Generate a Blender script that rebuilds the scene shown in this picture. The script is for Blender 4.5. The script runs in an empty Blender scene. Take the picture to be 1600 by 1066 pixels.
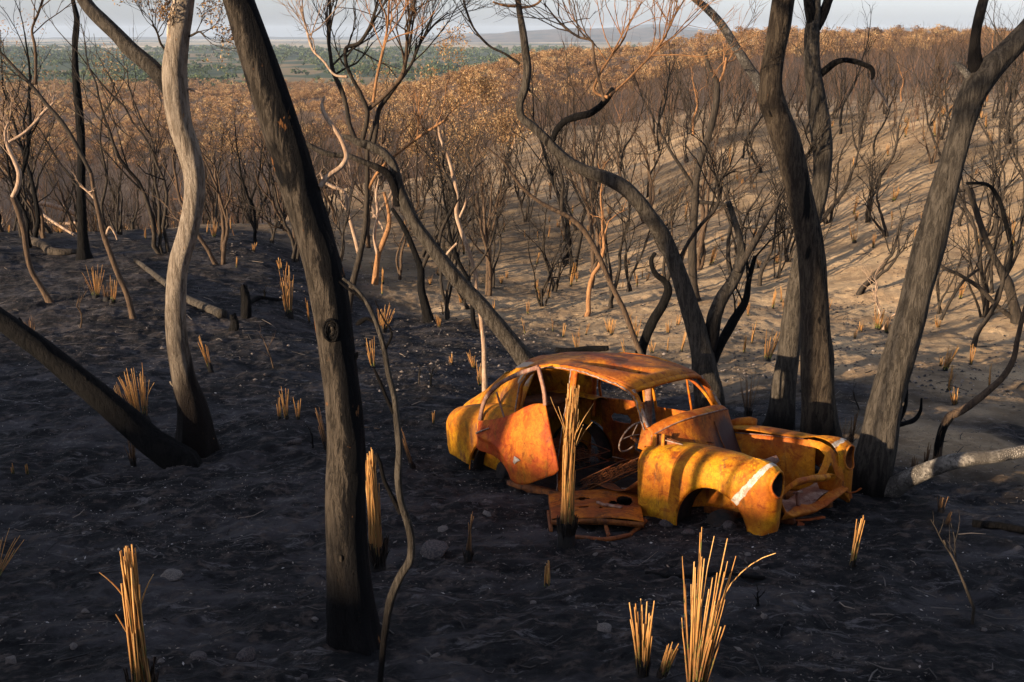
import bpy, math, random
import numpy as np
from mathutils import Vector, Matrix
R_ = math.radians
scene = bpy.context.scene
col = scene.collection

# ------------------------------------------------------------------ camera, sky, sun
F = 1555.6
TH = math.atan((533 - 50) / F)
cam_d = bpy.data.cameras.new('camera'); cam = bpy.data.objects.new('camera', cam_d); col.objects.link(cam)
cam_d.lens = 35; cam_d.sensor_width = 36; cam_d.clip_start = 0.05; cam_d.clip_end = 60000
cam.location = (0, 0, 0); cam.rotation_euler = (math.pi / 2 - TH, 0, 0)
scene.camera = cam
SUN_EL = R_(11.0)
LH = np.array([-0.821, -0.571]); LH /= np.linalg.norm(LH)          # horizontal direction towards the sun
world = bpy.data.worlds.new('World'); scene.world = world; world.use_nodes = True
wn = world.node_tree.nodes; wl = world.node_tree.links
sky = wn.new('ShaderNodeTexSky'); sky.sky_type = 'NISHITA'; sky.sun_disc = False
sky.sun_elevation = SUN_EL; sky.sun_rotation = math.atan2(LH[0], LH[1]) % (2 * math.pi)
sky.altitude = 0.2; sky.air_density = 1.0; sky.dust_density = 1.2; sky.ozone_density = 1.6
sky_hs = wn.new('ShaderNodeHueSaturation'); sky_hs.inputs['Saturation'].default_value = .42; wl.new(sky.outputs[0], sky_hs.inputs['Color'])
sky_mx = wn.new('ShaderNodeMix'); sky_mx.data_type = 'RGBA'; sky_mx.blend_type = 'MULTIPLY'; sky_mx.inputs[0].default_value = 1
wl.new(sky_hs.outputs[0], sky_mx.inputs[6]); sky_mx.inputs[7].default_value = (1.22, 1.29, 1.56, 1)
wl.new(sky_mx.outputs[2], wn['Background'].inputs[0]); wn['Background'].inputs[1].default_value = 0.08
sun_d = bpy.data.lights.new('sun', 'SUN'); sun = bpy.data.objects.new('sun', sun_d); col.objects.link(sun)
sun_d.energy = 5.0; sun_d.angle = R_(0.5); sun_d.color = (1.0, 0.78, 0.55)
tosun = Vector((LH[0] * math.cos(SUN_EL), LH[1] * math.cos(SUN_EL), math.sin(SUN_EL)))
sun.rotation_euler = tosun.to_track_quat('Z', 'Y').to_euler()
scene.view_settings.view_transform = 'Standard'; scene.view_settings.look = 'None'
scene.view_settings.gamma = 1; scene.view_settings.exposure = 1.18
scene.cycles.use_denoising = True
scene.cycles.transparent_max_bounces = 8
scene.cycles.volume_bounces = 0

# ------------------------------------------------------------------ numeric helpers
def _hash(ix, iy, iz, seed):
    h = (ix.astype(np.int64) * 374761393 + iy.astype(np.int64) * 668265263 + iz.astype(np.int64) * 1274126177 + seed * 974711) & 0xffffffff
    h = ((h ^ (h >> 13)) * 1274126177) & 0xffffffff
    h = (h ^ (h >> 16)) & 0xffffffff
    return h / 2147483648.0 - 1.0
def vn(x, y, z=0.0, seed=0):
    x, y, z = np.broadcast_arrays(np.asarray(x, float), np.asarray(y, float), np.asarray(z, float))
    ix, iy, iz = np.floor(x), np.floor(y), np.floor(z)
    fx, fy, fz = x - ix, y - iy, z - iz
    fx, fy, fz = [f * f * (3 - 2 * f) for f in (fx, fy, fz)]
    o = 0
    for a in (0, 1):
        for b in (0, 1):
            for c in (0, 1):
                o = o + _hash(ix + a, iy + b, iz + c, seed) * (fx if a else 1 - fx) * (fy if b else 1 - fy) * (fz if c else 1 - fz)
    return o
def fbm(x, y, z=0.0, seed=0, oct=4):
    o = 0; a = 1.0; s = 1.0
    for i in range(oct):
        o = o + a * vn(np.asarray(x) * s, np.asarray(y) * s, np.asarray(z) * s, seed + i * 17); a *= .5; s *= 2.03
    return o
def sst(x, a, b):
    t = np.clip((x - a) / (b - a), 0, 1); return t * t * (3 - 2 * t)
def lerp(a, b, t): return a + (b - a) * t

# ------------------------------------------------------------------ terrain height
def Nf(y):
    yc = np.clip(y, 0, 16.4)
    return np.where(y < 0, -1.6 - .42 * y, -1.6 - .42 * yc + .01275 * yc * yc)
KC = np.array([-.62, -.45, -.30, -.13, .05, .25, .45, .62])
COLS = [
 [(10,-4.53),(16,-5.1),(28,-5.7),(36,-6.9),(60,-14),(110,-24),(150,-29),(300,-36),(500,-42),(800,-46),(1500,-56),(3000,-62),(6000,-68),(14000,-86)],
 [(10,-4.53),(16,-5.1),(28,-5.7),(36,-6.9),(60,-14),(110,-24),(150,-29),(300,-35),(500,-41),(800,-46),(1500,-56),(3000,-62),(6000,-68),(14000,-86)],
 [(10,-4.53),(16,-5.1),(29,-5.8),(38,-6.9),(60,-12),(110,-21),(150,-26),(300,-32),(500,-37),(800,-46),(1500,-56),(3000,-62),(6000,-68),(14000,-86)],
 [(10,-4.53),(16,-5.25),(22,-6.0),(27,-6.45),(35,-7.0),(42,-7.3),(48,-7.4),(54,-7.7),(75,-11),(110,-17),(250,-27),(450,-28),(500,-30),(750,-48),(1500,-56),(3000,-62),(6000,-68),(14000,-86)],
 [(10,-4.53),(16,-5.45),(21,-6.05),(26,-6.55),(31,-6.8),(38,-6.9),(44,-6.75),(53,-6.35),(62,-5.8),(72,-6.2),(130,-13),(250,-17),(450,-12),(600,-24),(800,-45),(1500,-56),(3000,-62),(6000,-68),(14000,-86)],
 [(10,-4.53),(14,-5.1),(20,-5.85),(25,-6.15),(28,-6.1),(32,-5.85),(37,-5.35),(42,-4.7),(47,-4.1),(60,-4.4),(90,-5.5),(150,-8),(300,-7),(450,-3.5),(600,-8),(800,-30),(1500,-56),(3000,-62),(6000,-68),(14000,-86)],
 [(10,-4.53),(14,-5.1),(19,-5.75),(22,-5.8),(25,-5.45),(30,-4.6),(33.5,-3.9),(37,-3.4),(42,-3.1),(60,-3.7),(90,-4.1),(150,-4.3),(300,-4.5),(450,-4.5),(700,-16),(1000,-40),(1500,-56),(3000,-62),(6000,-68),(14000,-86)],
 [(10,-4.53),(14,-5.1),(18,-5.5),(21,-5.35),(24,-4.8),(28,-4.0),(31,-3.4),(35,-2.8),(42,-2.4),(60,-2.6),(90,-2.8),(150,-4),(300,-4.5),(450,-4.5),(700,-16),(1000,-40),(1500,-56),(3000,-62),(6000,-68),(14000,-86)],
]
LG = np.linspace(math.log(8), math.log(26000), 420)
TAB = []
for c in COLS:
    ly = np.log([p[0] for p in c]); z = np.array([p[1] for p in c])
    v = np.interp(LG, ly, z)
    v[LG > ly[-1]] = z[-1] + 0 * v[LG > ly[-1]]
    k = np.hanning(15); k /= k.sum(); v = np.convolve(np.pad(v, 7, 'edge'), k, 'valid'); TAB.append(v)
TAB = np.array(TAB)
def shadow_plane(x, y):
    b = -.0676; c = -(math.tan(SUN_EL) + b * (-LH[0]) ) / (-LH[1])
    return -4.24 + b * (x - 3) + c * (y - 9)
def height(x, y, detail=True):
    x = np.asarray(x, float); y = np.asarray(y, float)
    az = np.arctan2(x, y); r = np.hypot(x, y)
    k = np.clip(np.tan(np.clip(az, -1.2, 1.2)), -.62, .62)
    yy = r / np.sqrt(1 + k * k)
    yy = np.where(np.abs(az) < math.atan(.62), y, yy)
    ki = np.interp(k, KC, np.arange(len(KC))); i0 = np.clip(np.floor(ki).astype(int), 0, len(KC) - 2); f = ki - i0; f = f * f * (3 - 2 * f)
    li = np.clip((np.log(np.maximum(yy, 8)) - LG[0]) / (LG[1] - LG[0]), 0, len(LG) - 1.001); j0 = li.astype(int); g = li - j0
    za = TAB[i0, j0] * (1 - g) + TAB[i0, j0 + 1] * g
    zb = TAB[i0 + 1, j0] * (1 - g) + TAB[i0 + 1, j0 + 1] * g
    zt = za * (1 - f) + zb * f
    near = Nf(y)
    w = sst(yy, 8.5, 12.5)
    front = near * (1 - w) + zt * w
    behind = np.where(y < 0, -1.6 - .42 * y, near)
    D = x * LH[0] + y * LH[1]
    pl = shadow_plane(x, y)
    pl = pl - sst(D, 62, 160) * 40
    hb = behind + (pl - behind) * sst(D, 20, 40)
    hb = hb + (np.minimum(hb, pl - .05) - hb) * sst(D, 3.5, 9)
    hb = np.minimum(hb, 14)
    m = sst(np.abs(az), R_(36), R_(75))
    z = front * (1 - m) + hb * m
    if detail:
        nearw = np.exp(-r / 60)
        cw = 1 - .8 * np.exp(-((x - 1.3) ** 2 + (y - 9) ** 2) / 6)
        z = z + (.12 * fbm(x / 4, y / 4, 0, 3, 3) * cw + .035 * fbm(x / .7, y / .7, 0, 5, 3) * cw) * np.clip(r / 4, .3, 1)
        z = z + nearw * (.030 * fbm(x / .24, y / .24, 0, 9, 4) + .008 * fbm(x / .06, y / .06, 0, 10, 2))
        rd_ = 1 - np.abs(fbm(x / .33, y / .33, 0, 61, 3)); z = z + nearw * (.018 * rd_ ** 3 * (vn(x / 1.3, y / 1.3, 0, 62) > -.1) + .045 * np.maximum(0, vn(x / .14, y / .14, 0, 63) - .62) * 1.5)
        z = z + sst(r, 60, 300) * 1.5 * fbm(x / 60, y / 60, 0, 12, 3) + sst(r, 900, 4000) * 3 * fbm(x / 900, y / 900, 0, 15, 3)
    return z
def hz(x, y): return float(height(np.array([x]), np.array([y]))[0])
cT, sT = math.cos(TH), math.sin(TH)
def ray(u, v):
    a = (u - 800) / F; b = (533 - v) / F
    return np.array([a, cT + b * sT, -sT + b * cT])
def hit(u, v):
    r = ray(u, v); t = np.concatenate([np.arange(2, 60, .02), np.arange(60, 400, .5)])
    P = r[None] * t[:, None]; d = P[:, 2] - height(P[:, 0], P[:, 1])
    i = np.argmax(d < 0)
    return P[i]
def aty(u, v, y):
    r = ray(u, v); return r * (y / r[1])

# ------------------------------------------------------------------ mesh helpers
class MB:
    def __init__(s): s.v = []; s.f = []; s.n = 0; s.a = []; s.c = []
    def add(s, V, Fc, al=None, c=None):
        V = np.asarray(V, float).reshape(-1, 3); s.v.append(V)
        s.f += [tuple(int(i) + s.n for i in q) for q in Fc]; s.n += len(V)
        s.a.append(np.zeros(len(V)) if al is None else np.asarray(al, float)); s.c.append(np.zeros(len(V)) if c is None else np.full(len(V), c) if np.isscalar(c) else c)
        return s
    def build(s, name, mat, parent=None, smooth=True, solid=0, bev=0):
        V = np.concatenate(s.v) if s.v else np.zeros((0, 3))
        me = mesh_raw(name, V, s.f, mat, smooth)
        if len(V):
            at = me.attributes.new('along', 'FLOAT', 'POINT'); at.data.foreach_set('value', np.concatenate(s.a).astype(np.float32))
            at = me.attributes.new('var', 'FLOAT', 'POINT'); at.data.foreach_set('value', np.concatenate(s.c).astype(np.float32))
        o = bpy.data.objects.new(name, me); col.objects.link(o)
        if parent: o.parent = parent
        if solid:
            m = o.modifiers.new('solid', 'SOLIDIFY'); m.thickness = solid; m.offset = 0
        if bev:
            m = o.modifiers.new('bev', 'BEVEL'); m.width = bev; m.segments = 2; m.limit_method = 'ANGLE'
        return o
def mesh_raw(name, V, faces, mat, smooth=True):
    me = bpy.data.meshes.new(name)
    faces = list(faces); L = np.array([len(q) for q in faces], np.int32)
    flat = np.fromiter((i for q in faces for i in q), np.int32)
    me.vertices.add(len(V)); me.vertices.foreach_set('co', np.asarray(V, np.float32).ravel())
    me.loops.add(len(flat)); me.loops.foreach_set('vertex_index', flat)
    me.polygons.add(len(L)); st = np.zeros(len(L), np.int32); st[1:] = np.cumsum(L)[:-1]
    me.polygons.foreach_set('loop_start', st)
    if smooth: me.polygons.foreach_set('use_smooth', np.ones(len(L), bool))
    me.update(calc_edges=True); me.validate()
    if mat: me.materials.append(mat)
    return me
def catmull(P, n):
    P = np.asarray(P, float)
    if len(P) < 3:
        t = np.linspace(0, 1, max(n, 2)); return P[0] + (P[-1] - P[0]) * t[:, None]
    d = np.r_[0, np.cumsum(np.linalg.norm(np.diff(P[:, :3], axis=0), axis=1) + 1e-9)]
    t = np.linspace(0, d[-1], n)
    m = np.gradient(P, d, axis=0)
    i = np.clip(np.searchsorted(d, t, 'right') - 1, 0, len(P) - 2)
    h = (d[i + 1] - d[i])[:, None]; s = ((t - d[i])[:, None]) / h
    return ((2 * s**3 - 3 * s**2 + 1) * P[i] + (s**3 - 2 * s**2 + s) * h * m[i] + (-2 * s**3 + 3 * s**2) * P[i + 1] + (s**3 - s**2) * h * m[i + 1])
def tube(mb, P, Rd, seg=8, amp=0.0, seed=0, cap=True, flat=None, nz=1.0, c=0.0, a0=0.0):
    P = np.asarray(P, float); n = len(P); Rd = np.broadcast_to(np.asarray(Rd, float), (n,))
    T = np.gradient(P, axis=0); T /= np.linalg.norm(T, axis=1)[:, None] + 1e-12
    u = np.cross(T[0], [0.3, 1, .1]); 
    if np.linalg.norm(u) < .1: u = np.cross(T[0], [1, 0, 0])
    u /= np.linalg.norm(u); U = [u]
    for i in range(1, n):
        u = U[-1] - T[i] * np.dot(U[-1], T[i]); u /= np.linalg.norm(u) + 1e-12; U.append(u)
    U = np.array(U); W = np.cross(T, U)
    th = np.arange(seg) / seg * 2 * math.pi
    L = np.r_[0, np.cumsum(np.linalg.norm(np.diff(P, axis=0), axis=1))]
    rr = Rd[:, None] * np.ones(seg)[None]
    if amp:
        cx, sx = np.cos(th)[None], np.sin(th)[None]; LL = L[:, None] / (Rd.mean() * 2 + 1e-6)
        nn = .6 * vn(cx * 1.3 + seed * 3.1, sx * 1.3, LL * .45 * nz, seed) + .4 * vn(cx * 3 + seed, sx * 3, LL * .9 * nz, seed + 5) + .22 * vn(cx * 7 + seed, sx * 7, LL * 2.2, seed + 9)
        rr = rr * (1 + amp * nn)
    V = P[:, None] + rr[:, :, None] * (np.cos(th)[None, :, None] * U[:, None] + np.sin(th)[None, :, None] * W[:, None])
    if flat is not None:
        pass
    F_ = []
    for i in range(n - 1):
        for j in range(seg):
            k = (j + 1) % seg; F_.append((i * seg + j, i * seg + k, (i + 1) * seg + k, (i + 1) * seg + j))
    if cap:
        F_.append(tuple(range(seg - 1, -1, -1))); F_.append(tuple((n - 1) * seg + j for j in range(seg)))
    mb.add(V.reshape(-1, 3), F_, al=np.repeat(L + a0, seg), c=c)
    return mb
def box(mb, c, s, rot=None):
    c = np.array(c, float); s = np.array(s, float) / 2
    V = np.array([[x, y, z] for x in (-1, 1) for y in (-1, 1) for z in (-1, 1)], float) * s
    if rot is not None: V = V @ np.array(rot.to_matrix() if hasattr(rot, 'to_matrix') else rot).T
    mb.add(V + c, [(0, 1, 3, 2), (4, 6, 7, 5), (0, 4, 5, 1), (2, 3, 7, 6), (0, 2, 6, 4), (1, 5, 7, 3)]); return mb
def grid(fn, nu, nv):
    V = []; 
    for i in range(nu + 1):
        for j in range(nv + 1): V.append(fn(i / nu, j / nv))
    Fc = [(i * (nv + 1) + j, (i + 1) * (nv + 1) + j, (i + 1) * (nv + 1) + j + 1, i * (nv + 1) + j + 1) for i in range(nu) for j in range(nv)]
    return np.array(V, float), Fc
def cut(V, Fc, fn, c, ax, rad, tol):
    """remove faces inside an ellipse seen along one axis and snap the rim onto it"""
    p = (V[:, list(ax)] - np.array(c)) / np.array(rad); d = np.linalg.norm(p, axis=1); ok = fn(V)
    near = ok & (d > 1 - tol) & (d < 1 + tol)
    V2 = V.copy(); sc = 1 / np.maximum(d, 1e-6)
    V2[np.ix_(near, list(ax))] = np.array(c) + (p * sc[:, None] * np.array(rad))[near]
    ins = ok & (d < 1 - tol * .999)
    F2 = [q for q in Fc if not any(ins[i] for i in q)]
    return V2, F2

# ------------------------------------------------------------------ object helpers
def tag(o, label=None, cat=None, group=None, kind=None):
    if label: o['label'] = label
    if cat: o['category'] = cat
    if group: o['group'] = group
    if kind: o['kind'] = kind
    return o
def empty(name, loc=(0, 0, 0), rz=0):
    o = bpy.data.objects.new(name, None); col.objects.link(o); o.location = loc; o.rotation_euler = (0, 0, rz); o.empty_display_size = .2; return o
def copy_tree(o, parent=None):
    c = o.copy(); col.objects.link(c)
    if parent: c.parent = parent
    for ch in list(o.children): copy_tree(ch, c)
    return c

# ------------------------------------------------------------------ materials
def new_mat(name, rough=.85):
    m = bpy.data.materials.new(name); m.use_nodes = True
    b = m.node_tree.nodes['Principled BSDF']; b.inputs['Roughness'].default_value = rough
    b.inputs['Specular IOR Level'].default_value = .3
    return m, m.node_tree.nodes, m.node_tree.links, b
def ramp(n, stops, interp='LINEAR'):
    r = n.new('ShaderNodeValToRGB'); r.color_ramp.interpolation = interp
    while len(r.color_ramp.elements) < len(stops): r.color_ramp.elements.new(.5)
    for e, (p, c) in zip(r.color_ramp.elements, stops): e.position = p; e.color = (*c, 1) if len(c) == 3 else c
    return r
def noise(n, l, vec, scale, det=6, rough=.6, dist=0):
    t = n.new('ShaderNodeTexNoise'); t.inputs['Scale'].default_value = scale; t.inputs['Detail'].default_value = det
    t.inputs['Roughness'].default_value = rough; t.inputs['Distortion'].default_value = dist
    if vec is not None: l.new(vec, t.inputs['Vector'])
    return t
def mapping(n, l, vec, sc):
    m = n.new('ShaderNodeMapping'); m.inputs['Scale'].default_value = sc; l.new(vec, m.inputs['Vector']); return m.outputs[0]
def mixc(n, l, fac, a, b, mode='MIX'):
    m = n.new('ShaderNodeMix'); m.data_type = 'RGBA'; m.blend_type = mode
    for s, v in ((m.inputs[0], fac), (m.inputs[6], a), (m.inputs[7], b)):
        if isinstance(v, (int, float)): s.default_value = v
        elif isinstance(v, tuple): s.default_value = (*v, 1)
        else: l.new(v, s)
    return m.outputs[2]
def math_(n, l, op, a, b=None, c=None):
    m = n.new('ShaderNodeMath'); m.operation = op
    for i, v in enumerate((a, b, c)):
        if v is None: continue
        if isinstance(v, (int, float)): m.inputs[i].default_value = v
        else: l.new(v, m.inputs[i])
    return m.outputs[0]
def attr(n, name):
    a = n.new('ShaderNodeAttribute'); a.attribute_name = name; return a
def bump(n, l, b, h, strength, dist):
    bp = n.new('ShaderNodeBump'); bp.inputs['Strength'].default_value = strength; bp.inputs['Distance'].default_value = dist
    l.new(h, bp.inputs['Height']); l.new(bp.outputs[0], b.inputs['Normal']); return bp

def bark_mat(name, base, base2, char, char_amt, char_h=0.0, flake=None, scale=1.0, bstr=.8):
    m, n, l, b = new_mat(name, .92); b.inputs['Specular IOR Level'].default_value = .12
    tc = n.new('ShaderNodeTexCoord').outputs['Object']
    st = mapping(n, l, tc, (9 * scale, 9 * scale, 1.6 * scale))
    n1 = noise(n, l, st, 3.2, 10, .72, .5)
    nk = noise(n, l, mapping(n, l, tc, (16 * scale, 16 * scale, 4.5 * scale)), 2.6, 8, .7, .8)
    n2 = noise(n, l, mapping(n, l, tc, (3, 3, .9)), 1.3, 5, .55, .6)
    n3 = noise(n, l, mapping(n, l, tc, (1, 1, .8)), 40 * scale, 5, .7)
    c = mixc(n, l, ramp_f(n, l, n1.outputs[0], .42, .58), base, base2)
    c = mixc(n, l, ramp_f(n, l, nk.outputs[0], .42, .30), c, mixc(n, l, 1.0, c, (.35, .32, .30), 'MULTIPLY'))
    c = mixc(n, l, ramp_f(n, l, nk.outputs[0], .60, .72), c, mixc(n, l, 1.0, c, (1.45, 1.42, 1.38), 'MULTIPLY'))
    cm = ramp_f(n, l, n2.outputs[0], .5 + .28 - char_amt * .45, .56 + .28 - char_amt * .45)
    c = mixc(n, l, cm, c, char)
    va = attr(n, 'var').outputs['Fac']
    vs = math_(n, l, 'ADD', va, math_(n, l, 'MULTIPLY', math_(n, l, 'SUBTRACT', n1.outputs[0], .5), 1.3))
    c = mixc(n, l, ramp_f(n, l, vs, .45, .7), c, char)  # char colour here also carries the painted shade side of trunks
    if char_h:
        al = attr(n, 'along').outputs['Fac']
        q = math_(n, l, 'ADD', math_(n, l, 'MULTIPLY', n2.outputs[0], char_h * .9), math_(n, l, 'MULTIPLY', al, -1))
        c = mixc(n, l, ramp_f(n, l, q, -.3 * char_h - .1, .1 * char_h), c, char)
    if flake:
        nf = noise(n, l, mapping(n, l, tc, (2.4, 2.4, 1.0)), 4.0, 4, .7)
        c = mixc(n, l, ramp_f(n, l, nf.outputs[0], .67, .70), c, flake)
    c = mixc(n, l, .35, c, ramp(n, [(0.25, (.35, .35, .35)), (.75, (1, 1, 1))]).outputs[0], 'MULTIPLY') if False else c
    l.new(mixc(n, l, math_(n, l, 'MULTIPLY', n3.outputs[0], .5), c, mixc(n, l, 1.0, c, (.45, .43, .42), 'MULTIPLY')), b.inputs['Base Color'])
    h = math_(n, l, 'ADD', n1.outputs[0], math_(n, l, 'MULTIPLY', n3.outputs[0], .35))
    h = math_(n, l, 'ADD', h, math_(n, l, 'MULTIPLY', nk.outputs[0], .9))
    h = math_(n, l, 'ADD', h, math_(n, l, 'MULTIPLY', cm, .25))
    bump(n, l, b, h, min(1, bstr * 1.25), .05)
    return m
def ramp_f(n, l, v, a, b_):
    r = n.new('ShaderNodeMapRange'); r.inputs[1].default_value = a; r.inputs[2].default_value = b_
    r.interpolation_type = 'SMOOTHSTEP'
    l.new(v, r.inputs[0]); return r.outputs[0]

M = {}
M['bark_dark'] = bark_mat('bark_dark', (.125, .10, .075), (.05, .04, .03), (.010, .009, .009), .45, 1.7, (.30, .13, .045))
M['bark_grey'] = bark_mat('bark_grey', (.125, .105, .082), (.055, .046, .036), (.012, .010, .009), .34, 1.0)  # foot char set taller, partly painting in shade the car throws on one trunk
M['bark_brown'] = bark_mat('bark_brown', (.105, .080, .055), (.045, .034, .025), (.010, .009, .008), .36, .9, (.16, .09, .045))
M['bark_pale'] = bark_mat('bark_pale', (.35, .285, .215), (.21, .165, .12), (.016, .012, .010), .24, 2.7, (.34, .20, .10), scale=.8, bstr=.7)
M['bark_white'] = bark_mat('bark_white', (.62, .5, .38), (.45, .34, .24), (.10, .07, .05), .1, 0, scale=.8, bstr=.4)
M['charcoal'] = bark_mat('charcoal', (.014, .0125, .0115), (.007, .0065, .006), (.004, .004, .004), .4, 0)
M['twig_dark'] = bark_mat('twig_dark', (.060, .047, .035), (.032, .027, .022), (.010, .009, .008), .35, 0, bstr=.3)
M['twig_brown'] = bark_mat('twig_brown', (.13, .085, .052), (.07, .048, .034), (.03, .022, .018), .3, 0, bstr=.3)
M['twig_orange'] = bark_mat('twig_orange', (.42, .21, .09), (.25, .13, .06), (.04, .03, .02), .2, 0, bstr=.3)
M['twig_pale'] = bark_mat('twig_pale', (.50, .36, .25), (.34, .22, .14), (.05, .035, .025), .15, 0, bstr=.3)

def checker_bark():
    m, n, l, b = new_mat('cracked_bark', .9)
    tc = n.new('ShaderNodeTexCoord').outputs['Object']
    v = n.new('ShaderNodeTexVoronoi'); v.feature = 'DISTANCE_TO_EDGE'; v.inputs['Scale'].default_value = 58
    l.new(mapping(n, l, tc, (1, 1, .55)), v.inputs['Vector'])
    f = ramp_f(n, l, v.outputs['Distance'], .0, .22)
    n1 = noise(n, l, tc, 4, 4)
    nm_ = noise(n, l, mapping(n, l, tc, (2, 2, 2)), 3.0, 6, .7); nf_ = noise(n, l, tc, 30, 8, .75)
    f = math_(n, l, 'MAXIMUM', f, ramp_f(n, l, nm_.outputs[0], .46, .54)); f = math_(n, l, 'MULTIPLY', f, ramp_f(n, l, nf_.outputs[0], .25, .6))
    c = mixc(n, l, f, (.060, .052, .044), mixc(n, l, ramp_f(n, l, n1.outputs[0], .38, .62), (.10, .088, .074), (.27, .24, .20)))
    l.new(c, b.inputs['Base Color']); bump(n, l, b, f, 1.0, .012); return m
M['bark_cracked'] = checker_bark()

def var_mat(name, stops, rough=.8, trans=0.0):
    """colour picked by the per-vertex 'var' value, with a little noise"""
    m, n, l, b = new_mat(name, rough)
    a = attr(n, 'var').outputs['Fac']
    tc = n.new('ShaderNodeTexCoord').outputs['Object']
    nz = noise(n, l, tc, 12, 3)
    f = math_(n, l, 'ADD', a, math_(n, l, 'MULTIPLY', math_(n, l, 'SUBTRACT', nz.outputs[0], .5), .12))
    if 'straw' in name:
        nz2 = noise(n, l, mapping(n, l, tc, (60, 60, 7)), 1.2, 4, .7); f = math_(n, l, 'SUBTRACT', f, math_(n, l, 'MULTIPLY', ramp_f(n, l, nz2.outputs[0], .50, .68), .42))
    r = ramp(n, stops); l.new(f, r.inputs[0]); l.new(r.outputs[0], b.inputs['Base Color'])
    if trans:
        t = n.new('ShaderNodeBsdfTranslucent'); l.new(r.outputs[0], t.inputs[0]); x = n.new('ShaderNodeMixShader'); x.inputs[0].default_value = trans
        l.new(b.outputs[0], x.inputs[1]); l.new(t.outputs[0], x.inputs[2]); l.new(x.outputs[0], n['Material Output'].inputs[0])
    return m
# straw: var 0 = charred base, .3 green, .5 straw brown, 1 = bright straw tip
M['straw'] = var_mat('straw', [(0, (.012, .010, .009)), (.18, (.05, .028, .014)), (.27, (.20, .24, .05)), (.36, (.24, .105, .038)), (.62, (.50, .24, .065)), (1, (.72, .43, .16))], .7, .15)
M['straw_brown'] = var_mat('straw_brown', [(0, (.010, .009, .008)), (.25, (.045, .026, .015)), (.6, (.17, .09, .04)), (1, (.40, .22, .09))], .8, .15)
M['leaf_rust'] = var_mat('leaf_rust', [(0, (.07, .040, .025)), (.35, (.21, .112, .05)), (.7, (.37, .215, .095)), (1, (.46, .32, .155))], .8, .2)
M['leaf_green'] = var_mat('leaf_green', [(0, (.035, .055, .022)), (.5, (.075, .105, .035)), (.8, (.12, .15, .055)), (1, (.26, .2, .09))], .7, .2)

# ground --------------------------------------------------------------
def ground_mat():
    m, n, l, b = new_mat('burnt_ground', .95)
    b.inputs['Specular IOR Level'].default_value = .15
    tc = n.new('ShaderNodeTexCoord').outputs['Object']
    cl = attr(n, 'Col').outputs['Color']; ash = attr(n, 'ash').outputs['Fac']; nearf = attr(n, 'near').outputs['Fac']
    nA = noise(n, l, mapping(n, l, tc, (1, 1.6, 1)), .9, 8, .62, .4)
    nB = noise(n, l, tc, 7, 8, .7)
    nC = noise(n, l, tc, 38, 6, .75)
    # ash soil
    a1 = mixc(n, l, ramp_f(n, l, nA.outputs[0], .46, .66), (.0090, .0082, .0082), (.052, .046, .046))
    a2 = mixc(n, l, ramp_f(n, l, nB.outputs[0], .50, .66), a1, (.070, .052, .042))
    nD = noise(n, l, mapping(n, l, tc, (1, 2.2, 1)), 2.6, 9, .78, .8); a2 = mixc(n, l, ramp_f(n, l, nD.outputs[0], .55, .63), a2, (.100, .088, .084)); a2 = mixc(n, l, ramp_f(n, l, nD.outputs[0], .44, .36), a2, (.006, .0055, .0055))
    a3 = mixc(n, l, ramp_f(n, l, nC.outputs[0], .62, .72), a2, (.105, .092, .085))
    # sunny soil detail
    s1 = mixc(n, l, ramp_f(n, l, nA.outputs[0], .38, .62), mixc(n, l, 1.0, cl, (.70, .66, .64), 'MULTIPLY'), cl)
    s2 = mixc(n, l, ramp_f(n, l, nB.outputs[0], .50, .70), s1, mixc(n, l, 1.0, cl, (1.25, 1.2, 1.15), 'MULTIPLY'))
    s3 = mixc(n, l, ramp_f(n, l, nC.outputs[0], .58, .66), s2, mixc(n, l, 1.0, cl, (.45, .42, .42), 'MULTIPLY'))
    s3 = mixc(n, l, nearf, cl, s3)
    l.new(mixc(n, l, ash, s3, a3), b.inputs['Base Color'])
    h = math_(n, l, 'ADD', math_(n, l, 'MULTIPLY', nB.outputs[0], 1.0), math_(n, l, 'MULTIPLY', nC.outputs[0], .32))
    bp = bump(n, l, b, h, .9, .05)
    l.new(nearf, bp.inputs['Strength'])
    return m
M['ground'] = ground_mat()

def simple(name, c1, c2, sc=6, rough=.85, bs=.4, bd=.01, metal=0):
    m, n, l, b = new_mat(name, rough); tc = n.new('ShaderNodeTexCoord').outputs['Object']
    t = noise(n, l, tc, sc, 6, .65); l.new(mixc(n, l, ramp_f(n, l, t.outputs[0], .35, .65), c1, c2), b.inputs['Base Color'])
    b.inputs['Metallic'].default_value = metal
    bump(n, l, b, t.outputs[0], bs, bd); return m
M['rock'] = simple('rock', (.10, .075, .065), (.03, .026, .026), 9, .9, .8)
M['rock_pale'] = simple('rock_pale', (.20, .165, .14), (.07, .06, .055), 14, .9, .8)
M['litter'] = var_mat('litter', [(0, (.02, .018, .017)), (.5, (.12, .10, .085)), (.8, (.26, .2, .15)), (1, (.5, .46, .42))], .9)

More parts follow.
